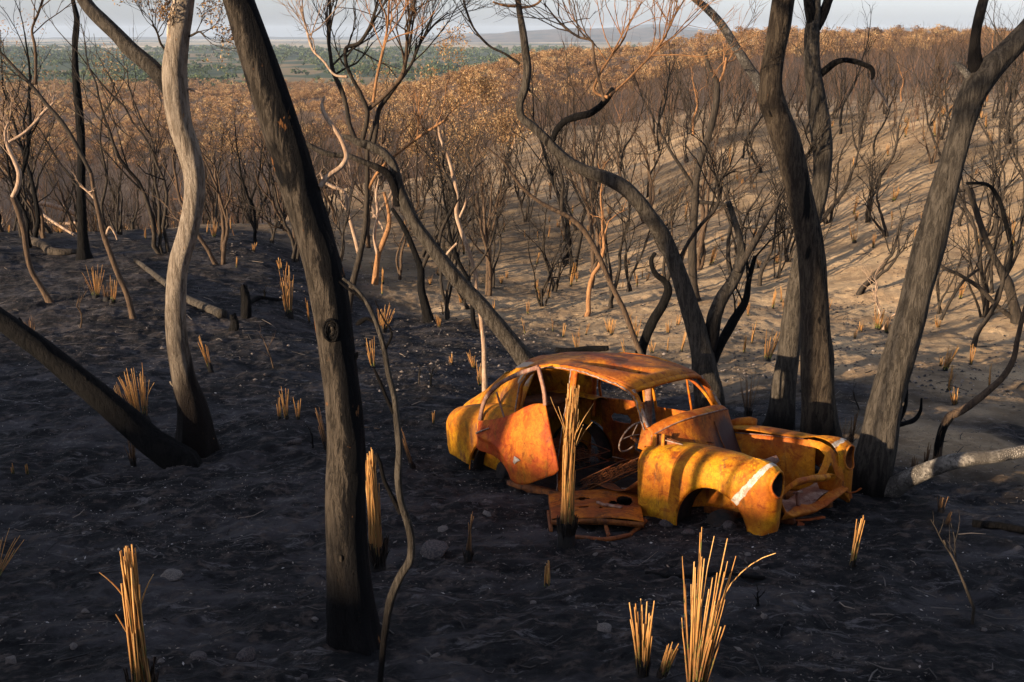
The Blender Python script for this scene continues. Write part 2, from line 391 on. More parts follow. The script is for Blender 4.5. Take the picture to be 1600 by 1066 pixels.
# rust ----------------------------------------------------------------
def rust_mat(name, c_hi, c_mid, c_lo, band=False, dark=.3, patch=None, pcol=(.40, .29, .2), psoft=.03):
    m, n, l, b = new_mat(name, .62)
    b.inputs['Specular IOR Level'].default_value = .2
    tc = n.new('ShaderNodeTexCoord').outputs['Object']
    n1 = noise(n, l, tc, 2.2, 7, .6, .5); n2 = noise(n, l, mapping(n, l, tc, (1, 1, .45)), 9, 8, .68, .3); n3 = noise(n, l, tc, 60, 5, .7)
    n4 = noise(n, l, mapping(n, l, tc, (1.4, 1.4, .35)), 5.5, 5, .6, .8)
    c = mixc(n, l, ramp_f(n, l, n1.outputs[0], .44, .56), c_mid, c_hi)
    c = mixc(n, l, ramp_f(n, l, n2.outputs[0], .50, .64), c, c_lo)
    n6 = noise(n, l, tc, 1.5, 4, .6, 1.0); c = mixc(n, l, ramp_f(n, l, n6.outputs[0], .50, .62), c, mixc(n, l, 1.0, c, (.80, .62, .55), 'MULTIPLY'))
    c = mixc(n, l, math_(n, l, 'MULTIPLY', ramp_f(n, l, n4.outputs[0], .58, .72), dark * 2), c, (.16, .065, .035))
    c = mixc(n, l, ramp_f(n, l, n3.outputs[0], .60, .70), c, mixc(n, l, 1.0, c, (.45, .36, .3), 'MULTIPLY'))
    n5 = noise(n, l, tc, 5, 9, .75, 1.2); c = mixc(n, l, ramp_f(n, l, n5.outputs[0], .56, .60), c, mixc(n, l, 1.0, c, (.72, .55, .5), 'MULTIPLY'))
    c = mixc(n, l, ramp_f(n, l, n5.outputs[0], .36, .33), c, mixc(n, l, 1.0, c, (1.2, 1.3, 1.2), 'MULTIPLY'))
    ng = noise(n, l, tc, 24, 8, .8, .4); c = mixc(n, l, ramp_f(n, l, ng.outputs[0], .40, .62), mixc(n, l, 1.0, c, (.72, .62, .6), 'MULTIPLY'), c)
    ns = noise(n, l, mapping(n, l, tc, (7, 7, .9)), 1.6, 6, .65, .5); c = mixc(n, l, math_(n, l, 'MULTIPLY', ramp_f(n, l, ns.outputs[0], .55, .70), .8), c, mixc(n, l, 1.0, c, (.50, .36, .4), 'MULTIPLY'))
    vo = n.new('ShaderNodeTexVoronoi'); vo.inputs['Scale'].default_value = 14; l.new(tc, vo.inputs['Vector'])
    c = mixc(n, l, ramp_f(n, l, vo.outputs['Distance'], .075, .045), c, (.05, .025, .015))
    if band:
        sp = n.new('ShaderNodeSeparateXYZ'); l.new(tc, sp.inputs[0])
        x = sp.outputs[0]; z = sp.outputs[2]
        # line through (1.50,.36) and (1.73,.65) in the side view
        d = math_(n, l, 'SUBTRACT', x, math_(n, l, 'MULTIPLY_ADD', z, .78, 1.235))
        d = math_(n, l, 'ADD', d, math_(n, l, 'MULTIPLY', math_(n, l, 'SUBTRACT', n2.outputs[0], .5), .09))
        wd = math_(n, l, 'MULTIPLY_ADD', z, -.045, .062)
        q = math_(n, l, 'SUBTRACT', wd, math_(n, l, 'ABSOLUTE', d))
        c = mixc(n, l, ramp_f(n, l, q, 0, .006), c, mixc(n, l, ramp_f(n, l, ng.outputs[0], .4, .6), (.30, .22, .15), (.56, .50, .42)))
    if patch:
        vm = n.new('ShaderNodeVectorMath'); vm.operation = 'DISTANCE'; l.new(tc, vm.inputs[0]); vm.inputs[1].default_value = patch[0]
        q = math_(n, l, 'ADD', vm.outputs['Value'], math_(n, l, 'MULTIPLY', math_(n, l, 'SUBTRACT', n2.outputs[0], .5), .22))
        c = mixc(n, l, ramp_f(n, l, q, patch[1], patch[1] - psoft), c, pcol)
    l.new(c, b.inputs['Base Color'])
    l.new(math_(n, l, 'MULTIPLY_ADD', n2.outputs[0], .4, .5), b.inputs['Roughness'])
    bump(n, l, b, math_(n, l, 'ADD', n2.outputs[0], math_(n, l, 'MULTIPLY', n3.outputs[0], .4)), .35, .006)
    return m
YEL = (.62, .23, .009); ORA = (.46, .125, .008); BRN = (.40, .135, .022)
M['rust'] = rust_mat('rust', YEL, ORA, (.52, .21, .03))
M['rust_fender'] = rust_mat('rust_fender', (.60, .275, .008), (.47, .165, .007), (.27, .12, .012), band=True, dark=.45)
M['rust_rear'] = rust_mat('rust_rear', (.58, .27, .008), (.47, .17, .007), (.27, .12, .012), dark=.45, patch=((-1.20, -.54, 1.13), .17))
M['rust_roof'] = rust_mat('rust_roof', (.54, .19, .012), (.36, .105, .014), (.22, .07, .02), dark=.6, patch=((-1.18, -.52, 1.17), .14))
M['rust_door'] = rust_mat('rust_door', (.54, .155, .009), (.42, .075, .010), (.36, .125, .010), dark=.35)
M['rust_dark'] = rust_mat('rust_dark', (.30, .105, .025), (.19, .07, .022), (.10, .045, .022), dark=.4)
M['rust_mauve'] = rust_mat('rust_mauve', (.34, .19, .12), (.25, .14, .10), (.42, .3, .22), dark=.3)
M['rust_bulk'] = rust_mat('rust_bulk', (0.4988, 0.152, 0.0084), (0.3096, 0.076, 0.0096), (0.1892, 0.06, 0.0132), dark=.45)
M['rust_dark_patch'] = rust_mat('rust_dark_patch', (.56, .19, .010), (.36, .10, .010), (.20, .07, .014), dark=.5, patch=((.93, .22, .60), .36), pcol=(.055, .030, .026), psoft=.16)  # soft-edged darker patch towards the far side of the bulkhead
M['grey_flake'] = simple('grey_flake', (.34, .27, .22), (.17, .085, .045), 30, .8, .6, .004)
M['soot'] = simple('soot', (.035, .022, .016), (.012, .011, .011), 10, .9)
M['white_paint'] = simple('white_paint', (.42, .38, .34), (.3, .22, .16), 30, .7)

# ------------------------------------------------------------------ ground sheet
def build_ground():
    f = np.linspace(-34, 34, 681); side = np.concatenate([np.linspace(-180, -35, 70)[:-1], ]); 
    az = np.concatenate([np.linspace(-180, -34.5, 80), f, np.linspace(34.5, 180, 80)]) * math.pi / 180
    rr = [0.25]
    while rr[-1] < 15000:
        r = rr[-1]; rr.append(r + max(.02 if r < 3 else .004 * r, .0055 * r if r > 30 else 0, .012 * r if r > 300 else 0))
    rr = np.array(rr); A, Rr = np.meshgrid(az, rr)
    X = Rr * np.sin(A); Y = Rr * np.cos(A); Z = height(X, Y)
    nr, na = A.shape
    V = np.stack([X, Y, Z], -1).reshape(-1, 3).astype(np.float32)
    i = np.arange((nr - 1) * na).reshape(nr - 1, na)
    a = i[:, :-1].ravel(); q = np.stack([a, a + 1, a + na + 1, a + na], 1)
    me = bpy.data.meshes.new('ground'); me.vertices.add(len(V)); me.vertices.foreach_set('co', V.ravel())
    me.loops.add(q.size); me.loops.foreach_set('vertex_index', q.astype(np.int32).ravel())
    me.polygons.add(len(q)); me.polygons.foreach_set('loop_start', np.arange(0, q.size, 4, dtype=np.int32))
    me.polygons.foreach_set('use_smooth', np.ones(len(q), bool)); me.update(calc_edges=True)
    x, y = V[:, 0].astype(float), V[:, 1].astype(float); r = np.hypot(x, y); k = x / np.maximum(y, .1)
    # ash boundary (metres forward) by bearing
    yb = np.interp(k, [-.6, -.3, -.13, 0, .12, .25, .45, .6], [40, 36, 25, 19, 16.5, 14.2, 11.8, 10.8])
    nb = fbm(x / 2.5, y / 2.5, 0, 31, 4)
    ash = 1 - sst(y + nb * 2.2, yb * .88, yb * 1.12)
    ash = np.where(y < 1, 1, ash)
    tan = np.array([.40, .285, .165]); brown = np.array([.085, .062, .045]); rust = np.array([.14, .088, .052]); green = np.array([.065, .085, .04])
    C = tan[None] * (1 + .22 * fbm(x / 1.6, y / 1.6, 0, 41, 4))[:, None]
    dk = sst(fbm(x / 7, y / 7, 0, 45, 3), -.1, .9)[:, None]; C = C * (1 - .5 * dk)
    w = sst(y, 48, 95)[:, None]; C = C * (1 - w) + brown * w
    w = (sst(r, 200, 320) * (1 - sst(r, 700, 1100)))[:, None]; C = C * (1 - w) + rust * w
    w = sst(r + 150 * fbm(x / 200, y / 200, 0, 51, 3), 800, 1000)[:, None]; C = C * (1 - w) + green * w
    # clearings, then farmland strips
    pn = fbm(x / 160, y / 300, 0, 55, 3); w = (sst(pn, .45, .6) * sst(r, 900, 1300))[:, None]; C = C * (1 - w) + np.array([.22, .16, .08]) * w
    w = sst(r + 500 * fbm(x / 900, y / 900, 0, 58, 2), 3600, 4400)[:, None]
    fp = vn(x / 420 + .3 * vn(x / 500, y / 800), y / 700, 0, 61); fl = np.array([.42, .33, .20])[None] * (1 + .5 * fp)[:, None]
    wood = sst(vn(x / 500, y / 380, 0, 66), .25, .35)[:, None]; fl = fl * (1 - wood) + np.array([.07, .085, .05]) * wood
    C = C * (1 - w) + fl * w
    C = np.clip(C, .004, .8)
    at = me.attributes.new('Col', 'FLOAT_COLOR', 'POINT'); at.data.foreach_set('color', np.concatenate([C, np.ones((len(C), 1))], 1).astype(np.float32).ravel())
    at = me.attributes.new('ash', 'FLOAT', 'POINT'); at.data.foreach_set('value', ash.astype(np.float32))
    at = me.attributes.new('near', 'FLOAT', 'POINT'); at.data.foreach_set('value', (.95 * (1 - sst(r, 60, 160))).astype(np.float32))
    me.materials.append(M['ground'])
    o = bpy.data.objects.new('ground', me); col.objects.link(o); tag(o, kind='structure')
build_ground()

# far ranges of hills -----------------------------------------------------
def hills(dist, depth, fn, name, c):
    V = []; n = 500; m = 14
    for j in range(m + 1):
        for i in range(n + 1):
            k = -.75 + 1.5 * i / n; u = 800 + 1630 * k; t = j / m
            d = dist + depth * (t - .5); s = math.sin(math.pi * t) ** 1.2
            V.append((k * d, d, 0)); 
    V = np.array(V); u = 800 + 1630 * V[:, 0] / V[:, 1]; t = np.repeat(np.arange(m + 1) / m, n + 1)
    top = fn(u); base = -95
    rid = .55 + .45 * np.abs(fbm(V[:, 0] / 700, V[:, 1] / 500, 0, 71, 4))
    V[:, 2] = base + (top - base) * np.where(top > base + 1, np.sin(np.pi * t) ** 1.1 * np.minimum(1, lerp(rid, 1, np.exp(-((t - .5) / .08) ** 2))), 0)
    Fc = [(j * (n + 1) + i, j * (n + 1) + i + 1, (j + 1) * (n + 1) + i + 1, (j + 1) * (n + 1) + i) for j in range(m) for i in range(n)]
    me = mesh_raw(name, V, Fc, c); o = bpy.data.objects.new(name, me); col.objects.link(o); tag(o, kind='structure')
def vz(v, d): return -d * math.tan(TH + math.atan((v - 533) / F))
def prof(pts, d, seed, am):
    us = [p[0] for p in pts]; zs = [vz(p[1], d) for p in pts]
    return lambda u: np.interp(u, us, zs) + am * fbm(u / 45, 0 * u, 0, seed, 4)
M['hill_near'] = simple('hill_near', (.13, .095, .07), (.035, .036, .03), .004, .95, 0)
M['hill_far'] = simple('hill_far', (.06, .062, .055), (.035, .04, .035), .003, .95, 0)
hills(8500, 2600, prof([(-400, 75), (560, 75), (690, 62), (760, 53), (850, 46), (900, 43), (960, 45), (1020, 43), (1080, 47), (1150, 49), (1210, 47), (1300, 54), (1380, 52), (1430, 48), (1480, 54), (1600, 53), (2000, 56)], 8500, 5, 6), 'hills', M['hill_near'])
hills(12500, 1500, prof([(-400, 60), (0, 59), (200, 58), (500, 58), (800, 52), (1010, 39), (1050, 37), (1100, 47), (1300, 51), (1430, 42), (1500, 51), (2000, 55)], 12500, 8, 8), 'hills', M['hill_far'])

# ------------------------------------------------------------------ twigs and branches grown at random
def unit(v): return v / (np.linalg.norm(v) + 1e-12)
def grow(mb, p, d, L, r, lev, rng, up=.25, seg=4, bend=.35, nch=3, spread=.75, c=0.0, shr=.62, tips=None):
    n = 4 if lev > 0 else 3
    P = [np.array(p, float)]; d = unit(np.array(d, float)); st = L / n
    for i in range(n):
        d = unit(d + rng.normal(0, bend, 3) * .55 + np.array([0, 0, up * .35])); P.append(P[-1] + d * st)
    P = np.array(P); rad = np.linspace(r, r * (.5 if lev else .25), n + 1)
    tube(mb, P, rad, seg=seg, cap=False, c=c)
    if tips is not None and lev <= 1: tips.append((P[-1], d))
    if lev > 0:
        k = nch + rng.integers(0, 2)
        for i in range(k):
            f = (.3 + .7 * (i + rng.random() * .8) / k); f = min(f, 1)
            j = min(int(f * n), n - 1); q = P[j] + (P[j + 1] - P[j]) * (f * n - j)
            ax = unit(rng.normal(0, 1, 3)); base = unit(P[j + 1] - P[j])
            side = unit(np.cross(base, ax)); nd = unit(base + side * spread * (.6 + .7 * rng.random()) + np.array([0, 0, up]))
            grow(mb, q, nd, L * shr * (.7 + .5 * rng.random()), max(r * .5, .0025), lev - 1, rng, up, 3, bend, nch, spread, c, shr, tips)
def leaves(mb, pts, rng, n, size, rad, lo=0, hi=1):
    N = len(pts) * n
    P = np.repeat(np.array(pts), n, 0) + rng.normal(0, rad, (N, 3))
    a = rng.normal(0, 1, (N, 3)); a /= np.linalg.norm(a, axis=1)[:, None]; b = rng.normal(0, 1, (N, 3)); b = np.cross(a, b); b /= np.linalg.norm(b, axis=1)[:, None]
    s = size * (.6 + .8 * rng.random(N))[:, None]; a = a * s; b = b * s * .38
    V = np.stack([P - a, P + b, P + a, P - b], 1).reshape(-1, 3)
    i = np.arange(N) * 4; mb.add(V, np.stack([i, i + 1, i + 2, i + 3], 1).tolist(), c=np.repeat(lo + (hi - lo) * rng.random(N), 4))

# ------------------------------------------------------------------ trees traced one by one
def smooth_path(pts, n):
    P = catmull(np.array(pts, float), n); return P
def lay(pts, y0, lean=0.0, z0=None, dy=0.0, n=None, wob=0.0, seed=0):
    """(u, v, width) picks -> centre line and radii in metres at forward distance y0, leaning by lean metres per metre of height"""
    n = n or max(8, len(pts) * 7)
    Q = smooth_path(pts, n); out = []; rad = []
    for i, (u, v, w) in enumerate(Q):
        r = ray(u, v)
        if z0 is None: z0 = (r * (y0 / r[1]))[2]
        yy = y0 + dy * i / (n - 1)
        t = (yy - lean * z0) / (r[1] - lean * r[2]); out.append(r * t); rad.append(max(w, .8) / 2 / F * t * .94)
    return np.array(out), np.array(rad), Q
def make_tree(name, label, cat, pts, mat, limbs=(), y=None, lean=0.0, seg=20, amp=.09, seed=1, group=None, sink=.12, flare=.25, twigmat='twig_dark', n=None, side=0.0):
    if y is None:
        h0 = hit(pts[0][0], pts[0][1]); y = h0[1]
    P, Rd, Q = lay(pts, y, lean, n=n)
    base = P[0].copy()
    if sink: 
        base[2] = min(base[2], hz(base[0], base[1]) + .02)
        ex = P[0].copy(); ex[2] = base[2] - sink; P = np.vstack([ex, P]); Rd = np.r_[Rd[0] * 1.02, Rd]; Q = np.vstack([Q[0], Q])
    L = np.r_[0, np.cumsum(np.linalg.norm(np.diff(P, axis=0), axis=1))]
    Rd = Rd * (1 + flare * np.exp(-L / (Rd[0] * 2.2 + .02)) * 1.0)
    root = empty(name, base); tag(root, label, cat, group)
    mb = MB(); 
    # resample finely for bark relief
    m = max(len(P), int(L[-1] / max(Rd.mean() * .35, .012))); m = min(m, 260)
    PR = catmull(np.column_stack([P, Rd]), m)
    tube(mb, PR[:, :3] - base, PR[:, 3], seg=seg, amp=amp, seed=seed)
    if sink and flare:
        VV = mb.v[0]; nn_ = m * seg; Cc = np.repeat(PR[:, :3] - base, seg, 0); rd = VV[:nn_] - Cc; aa = np.arctan2(rd[:, 1], rd[:, 0]); al_ = mb.a[0][:nn_]; R0_ = PR[0, 3]
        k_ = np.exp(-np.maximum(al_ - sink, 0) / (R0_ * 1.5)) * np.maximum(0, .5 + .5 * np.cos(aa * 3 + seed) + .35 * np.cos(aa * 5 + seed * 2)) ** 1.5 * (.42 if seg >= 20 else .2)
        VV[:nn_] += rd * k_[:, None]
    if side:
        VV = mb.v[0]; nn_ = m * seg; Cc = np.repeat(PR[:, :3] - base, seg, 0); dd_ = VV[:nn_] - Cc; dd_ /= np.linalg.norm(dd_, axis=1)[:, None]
        mb.c[0] = np.r_[np.clip(.5 + .75 * (dd_ @ np.array([.93, -.30, 0])), 0, 1) * side, np.zeros(len(VV) - nn_)]  # side turned from the sun painted dark, shade mixed with real scorch
    rng = np.random.default_rng(seed)
    for q in range(2):
        i = int(len(PR) * rng.uniform(.12, .8)); tt = unit(PR[i + 1, :3] - PR[i, :3]); sd = unit(np.cross(tt, rng.normal(0, 1, 3))); rr_ = PR[i, 3]
        p0 = PR[i, :3] - base + sd * rr_ * .8; l_ = rr_ * rng.uniform(.25, .7); r_ = rr_ * rng.uniform(.07, .14)
        tube(mb, [p0, p0 + sd * l_ * .4 + tt * l_ * .1, p0 + sd * (l_ * .7) + tt * l_ * .5, p0 + sd * l_ * .8 + tt * l_], [r_ * 1.7, r_ * 1.2, r_ * .9, r_ * .6], seg=8, amp=.3, seed=q, a0=9.0)
    mb.build('trunk', M[mat], root)
    for lb in limbs:
        lp = lb['p']; j = int(np.argmin(np.hypot(Q[:, 0] - lp[0][0], Q[:, 1] - lp[0][1])))
        y0 = lb.get('y', P[min(j, len(P) - 1)][1])
        LP, LR, LQ = lay(lp, y0, 0, dy=lb.get('dy', 0))
        mm = min(160, max(len(LP), int(np.linalg.norm(np.diff(LP, axis=0), axis=1).sum() / max(LR.mean() * .5, .012))))
        PR = catmull(np.column_stack([LP, LR]), mm)
        tps = []; b = MB(); tube(b, PR[:, :3] - base, PR[:, 3], seg=lb.get('seg', 12 if LR.mean() > .015 else 7), amp=lb.get('amp', .1), seed=seed + 7 + len(lp))
        if lb.get('tw'):
            cnt, ln, lev = lb['tw']
            for q in range(cnt):
                i = int(len(PR) * (lb.get('ts', .45) + (1 - lb.get('ts', .45)) * (q + rng.random() * .8) / cnt)); i = min(i, len(PR) - 2)
                d = unit(unit(PR[i + 1, :3] - PR[i, :3]) + rng.normal(0, .55, 3) + np.array([0, -.0, .35]))
                grow(b, PR[i, :3] - base, d, ln * (.7 + .6 * rng.random()), min(max(PR[i, 3] * .55, .003), .012), lev, rng, up=.3, bend=.35, tips=tps)
        nm = lb.get('name', 'branch')
        o = b.build(nm, M[lb.get('mat', mat)], root)
        if lb.get('label'): o['label'] = lb['label']
        if lb.get('leaf'):
            lf = MB(); tips = [PR[int(i), :3] - base for i in np.linspace(len(PR) * .5, len(PR) - 1, 6)]
            tips = [t[0] for t in tps] or tips; leaves(lf, tips, rng, lb['leaf'], .017, .03); lf.build('leaves', M['leaf_rust'], root)
    return root

T1 = make_tree('burnt_tree', 'big dark gum trunk in the left foreground leaning left, scorched down one side, with its shade painted in', 'tree',
    [(557,1003,74),(548,940,69),(543,850,66),(540,770,66),(541,700,64),(535,620,60),(524,540,60),(512,450,62),(497,390,60),(475,320,62),(455,250,64),(436,190,66),(412,120,62),(392,60,56),(372,0,50),(350,-70,46),(335,-150,40)],
    'bark_dark', [dict(p=[(500,292,10),(512,276,9),(535,258,8),(541,247,8),(536,225,8),(522,200,8),(508,180,7),(503,165,6),(507,150,3)], mat='twig_pale', dy=.1)],
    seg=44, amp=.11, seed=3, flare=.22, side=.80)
o = MB()
def knot(mb, c, r, n=3):   # ring-shaped scar
    for k in range(n):
        a = np.linspace(0, 2 * math.pi, 26); rr = r * (1 - k * .27)
        P = np.stack([c[0] + rr * .62 * np.cos(a), c[1] + .004 + .004 * np.sin(a * 3 + k) + 0 * a, c[2] + rr * np.sin(a)], 1)
        tube(mb, P, .0065 - .001 * k, seg=8, amp=.6, seed=k, cap=False)
pk = aty(519, 517, 0); 
Pt, Rt, _ = lay([(557,1003,74),(540,770,66),(524,540,60),(512,450,62)], hit(557, 1003)[1])
yk = Pt[0][1]; cK = ray(517, 517); cK = cK * ((yk - .098) / cK[1]); knot(o, cK - np.array(T1.location), .058)
o.build('branch_scar', M['bark_dark'], T1)

make_tree('pale_tree', 'pale smooth barked forked gum on the left with a hollow blackened foot', 'tree',
    [(303,714,54),(303,680,52),(300,640,48),(290,600,40),(280,555,36),(275,510,34),(275,460,33),(280,410,33),(293,365,33),(302,320,33),(304,280,34),(295,235,36),(282,195,38),(275,150,40),(273,110,40),(279,60,36),(286,20,32),(291,-15,30),(298,-70,28),(305,-150,24)],
    'bark_pale', [
     dict(p=[(284,200,26),(276,165,28),(262,135,28),(240,108,28),(205,78,26),(180,52,24),(160,33,24),(142,15,22),(128,-5,20),(105,-50,18),(90,-110,15)], mat='bark_grey', dy=.25, label='dark arm reaching up to the left', seg=18),
     dict(p=[(277,120,16),(273,80,20),(270,50,20),(275,20,20),(281,-15,18),(288,-60,14)], mat='bark_white', dy=.22),
     dict(p=[(262,82,5),(252,70,4),(245,50,3),(238,38,2)], mat='twig_dark', tw=(9,.35,2), leaf=7, dy=-.1),
     dict(p=[(288,60,4),(300,55,4),(312,50,3),(322,58,2)], mat='twig_dark', tw=(6,.28,2), leaf=7, dy=-.1),
     dict(p=[(283,138,4),(300,140,4),(318,146,2)], mat='twig_pale')],
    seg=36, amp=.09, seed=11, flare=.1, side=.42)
# hollow at its foot: a charred cleft
h0 = hit(300, 712)
mb = MB(); cc = aty(292, 668, h0[1] - .155)
g, f_ = grid(lambda a, b: (lambda s, t: [cc[0] + .062 * s * math.cos(t), cc[1] + .02 - .022 * (1 - s) , cc[2] + .17 * s * math.sin(t)])(a, b * 2 * math.pi), 6, 24)
PT = [x for x in col.objects if x.name == 'pale_tree'][0]
mb.add(g - np.array(PT.location), f_); a = np.linspace(0, 2 * math.pi, 30)
tube(mb, np.stack([cc[0] + .066 * np.cos(a), cc[1] + .015 + 0 * a, cc[2] + .175 * np.sin(a)], 1) - np.array(PT.location), .016, seg=10, amp=.25, seed=4, cap=False)
mb.build('hollow', M['charcoal'], PT)

make_tree('charred_leaning_stem', 'thick charred stem leaning far left from the foot of the pale forked gum', 'tree',
    [(292,722,40),(262,706,46),(235,688,44),(200,658,44),(165,628,42),(130,598,40),(98,572,38),(65,545,36),(30,520,34),(0,498,32),(-60,450,30),(-140,390,26)], 'charcoal',
    lean=0, seg=26, amp=.1, seed=21, sink=.1, flare=.15, y=hit(296, 722)[1] - .12)
make_tree('charred_pole', 'thin jet black pole tree standing between the left edge and the pale gum', 'tree',
    [(132,405,21),(130,380,16),(128,330,15),(127,280,13),(127,220,13),(123,170,13),(119,130,12),(117,80,9),(119,45,10),(120,30,9),(115,5,7),(108,-30,6),(104,-80,4)], 'charcoal', seg=16, amp=.16, seed=31)
make_tree('curved_sapling', 'slim bent sapling near the left edge with a bleached elbow', 'tree',
    [(78,472,11),(65,450,9),(50,425,9),(42,395,9),(38,365,9),(30,335,9),(20,308,9)], 'twig_brown',
    [dict(p=[(20,308,8),(28,290,8),(30,272,8),(22,250,7),(12,228,6),(8,205,4),(14,190,3)], mat='twig_pale', tw=(5,.5,2)),
     dict(p=[(14,222,5),(32,212,5),(58,188,5),(66,178,5),(84,160,3)], mat='twig_pale', tw=(5,.5,1), dy=.3)], seg=12, seed=33, amp=.12)
make_tree('slender_sapling', 'slender brown sapling crossing in front of the jet black pole', 'tree',
    [(208,497,10),(198,460,9),(185,430,9),(172,395,9),(163,370,9),(155,335,8),(148,305,7),(142,270,6)], 'twig_brown',
    [dict(p=[(142,270,6),(122,232,7),(100,195,7),(72,162,6),(50,135,6),(25,108,5),(0,82,5),(-40,50,4)], mat='twig_dark', tw=(6,.5,2), dy=.3),
     dict(p=[(150,312,5),(138,300,4),(125,290,3)], mat='twig_pale', tw=(3,.3,1)),
     dict(p=[(55,132,5),(56,105,5),(54,70,5),(50,48,4),(60,20,4),(66,0,3),(70,-30,2)], mat='twig_brown', tw=(9,.55,2), dy=.2, y=9.0),
     dict(p=[(165,368,5),(172,355,4),(180,366,3),(183,375,2)], mat='twig_pale')], seg=12, seed=34, amp=.12)
make_tree('foreground_sapling', 'bare grey green sapling with a wavy stem just right of the big dark trunk', 'sapling',
    [(590,1110,10),(596,1040,10),(602,985,12),(611,935,15),(626,900,14),(641,875,14),(643,850,13),(638,820,13),(627,785,12),(622,745,12),(624,700,12),(620,660,11),(616,620,10),(607,585,9),(600,545,9),(588,505,8),(576,478,8),(560,455,6),(545,442,6),(535,435,4)], 'bark_grey',
    [dict(p=[(626,802,9),(612,775,8),(600,750,7),(594,725,7),(588,708,5)]),
     dict(p=[(615,645,7),(603,620,6),(593,595,6),(584,576,4)]),
     dict(p=[(584,503,6),(573,498,6),(562,504,9),(556,508,3)]),
     dict(p=[(577,478,6),(560,462,6),(545,452,5),(530,440,3)]),
     dict(p=[(603,545,4),(612,520,4),(600,500,3),(586,470,2)])],
    y=3.95, seg=14, seed=41, amp=.12, sink=0, flare=0)
make_tree('slanting_tree', 'grey slanting tree whose stem runs down right to behind the rear of the car roof', 'tree',
    [(836,585,32),(815,556,30),(795,530,28),(772,502,27),(750,475,25),(728,452,25),(705,425,25),(685,400,24),(668,378,23),(650,352,21),(636,325,20),(625,300,19),(619,275,17),(613,255,15),(600,240,15),(583,230,15),(560,222,13),(545,215,9),(533,213,7)], 'bark_grey',
    [dict(p=[(555,218,9),(546,195,8),(542,170,7),(535,145,8),(520,110,7),(516,85,6),(513,55,6),(516,20,5),(515,-10,4)], mat='twig_dark', tw=(10,.7,2), dy=.2),
     dict(p=[(565,222,9),(572,195,8),(574,175,8),(565,150,7),(548,118,6),(540,95,6),(541,75,6),(560,68,6),(574,50,6),(585,20,4),(592,-5,3)], mat='twig_dark', tw=(10,.7,2), dy=-.2),
     dict(p=[(574,172,7),(595,155,7),(612,138,7),(628,118,7),(634,95,6),(636,65,5),(642,30,4),(648,0,3)], mat='twig_brown', tw=(12,.7,3), dy=-.2),
     dict(p=[(583,230,8),(588,200,8),(592,172,8),(607,150,7),(622,130,6),(640,105,5),(660,62,4),(682,35,3),(700,20,2)], mat='twig_dark', tw=(12,.7,3), dy=.3),
     dict(p=[(583,160,6),(588,125,5),(597,85,5),(605,45,4),(608,5,3)], mat='twig_orange', tw=(9,.6,3), dy=.3, y=10.0),
     dict(p=[(622,320,14),(616,290,15),(606,272,13),(590,262,11),(565,252,9),(545,244,9),(520,242,9),(500,236,9),(480,225,7)], mat='bark_grey', dy=-.3),
     dict(p=[(543,120,5),(525,118,4),(505,95,4),(490,80,4),(480,50,4),(470,10,3)], mat='twig_pale', tw=(9,.6,2), dy=.3, y=10.2),
     dict(p=[(684,390,7),(690,360,6),(702,335,6),(712,312,5),(706,290,5),(695,268,4),(690,240,3)], mat='twig_dark', tw=(6,.6,2), dy=.2),
     dict(p=[(732,455,5),(735,430,4),(750,410,4),(765,385,3),(775,350,2)], mat='twig_dark', tw=(5,.6,2), dy=.2)],
    y=11.4, seg=22, seed=51, amp=.1)
make_tree('burnt_sapling', 'dark upright sapling standing directly behind the big dark trunk', 'sapling',
    [(545,560,14),(540,520,13),(545,480,12),(552,440,11),(562,400,10),(570,360,9),(573,320,9),(574,280,8),(575,230,7),(585,190,5)], 'twig_dark', [dict(p=[(573,300,6),(590,270,5),(640,225,5),(700,185,4)], mat='twig_orange', tw=(6,.6,2))], y=12, seg=12, seed=52, flare=.1)
make_tree('burnt_sapling', 'crooked black sapling standing under the slanting grey tree', 'sapling',
    [(670,503,18),(665,480,15),(658,450,13),(657,420,12),(650,400,10),(640,375,9),(628,350,8),(612,325,6)], 'charcoal', [dict(p=[(657,425,8),(668,400,7),(690,350,5),(700,330,4)], mat='twig_dark', tw=(5,.7,2))], seg=14, seed=53, amp=.14)
make_tree('peeling_sapling', 'thin salmon coloured peeling stem left of the car roof', 'sapling',
    [(757,575,9),(756,540,8),(752,500,7),(745,460,8),(742,425,7),(733,395,7),(722,365,7),(713,330,7),(715,310,6),(708,275,6),(700,245,5),(688,215,5),(685,192,4)], 'twig_pale',
    [dict(p=[(718,340,5),(725,325,4),(730,312,3),(745,300,2)], mat='twig_pale', tw=(3,.5,2)), dict(p=[(714,380,4),(700,395,4),(690,415,3)], mat='twig_pale')], y=12.6, seg=10, seed=54, flare=.2)
make_tree('peeling_sapling', 'cream forked sapling with peeled bark right of the big dark trunk, high up', 'sapling',
    [(585,445,10),(588,420,10),(592,395,9),(600,375,9),(608,350,8),(607,330,6),(600,300,5)], 'twig_orange', [dict(p=[(590,400,6),(585,370,5),(590,335,5),(588,300,4),(592,280,3)], mat='twig_pale', tw=(6,.6,2))], seg=10, seed=55, flare=.2)
make_tree('peeling_sapling', 'white barked sapling curving over like a hook just right of the big dark trunk', 'sapling',
    [(562,420,6),(560,395,7),(553,365,7),(545,335,7),(541,310,7),(535,298,6),(520,292,6),(508,284,5),(500,270,4)], 'twig_pale', [dict(p=[(543,320,4),(550,290,3),(545,260,2)], mat='twig_pale', tw=(3,.5,1))], seg=10, seed=56, flare=.2)
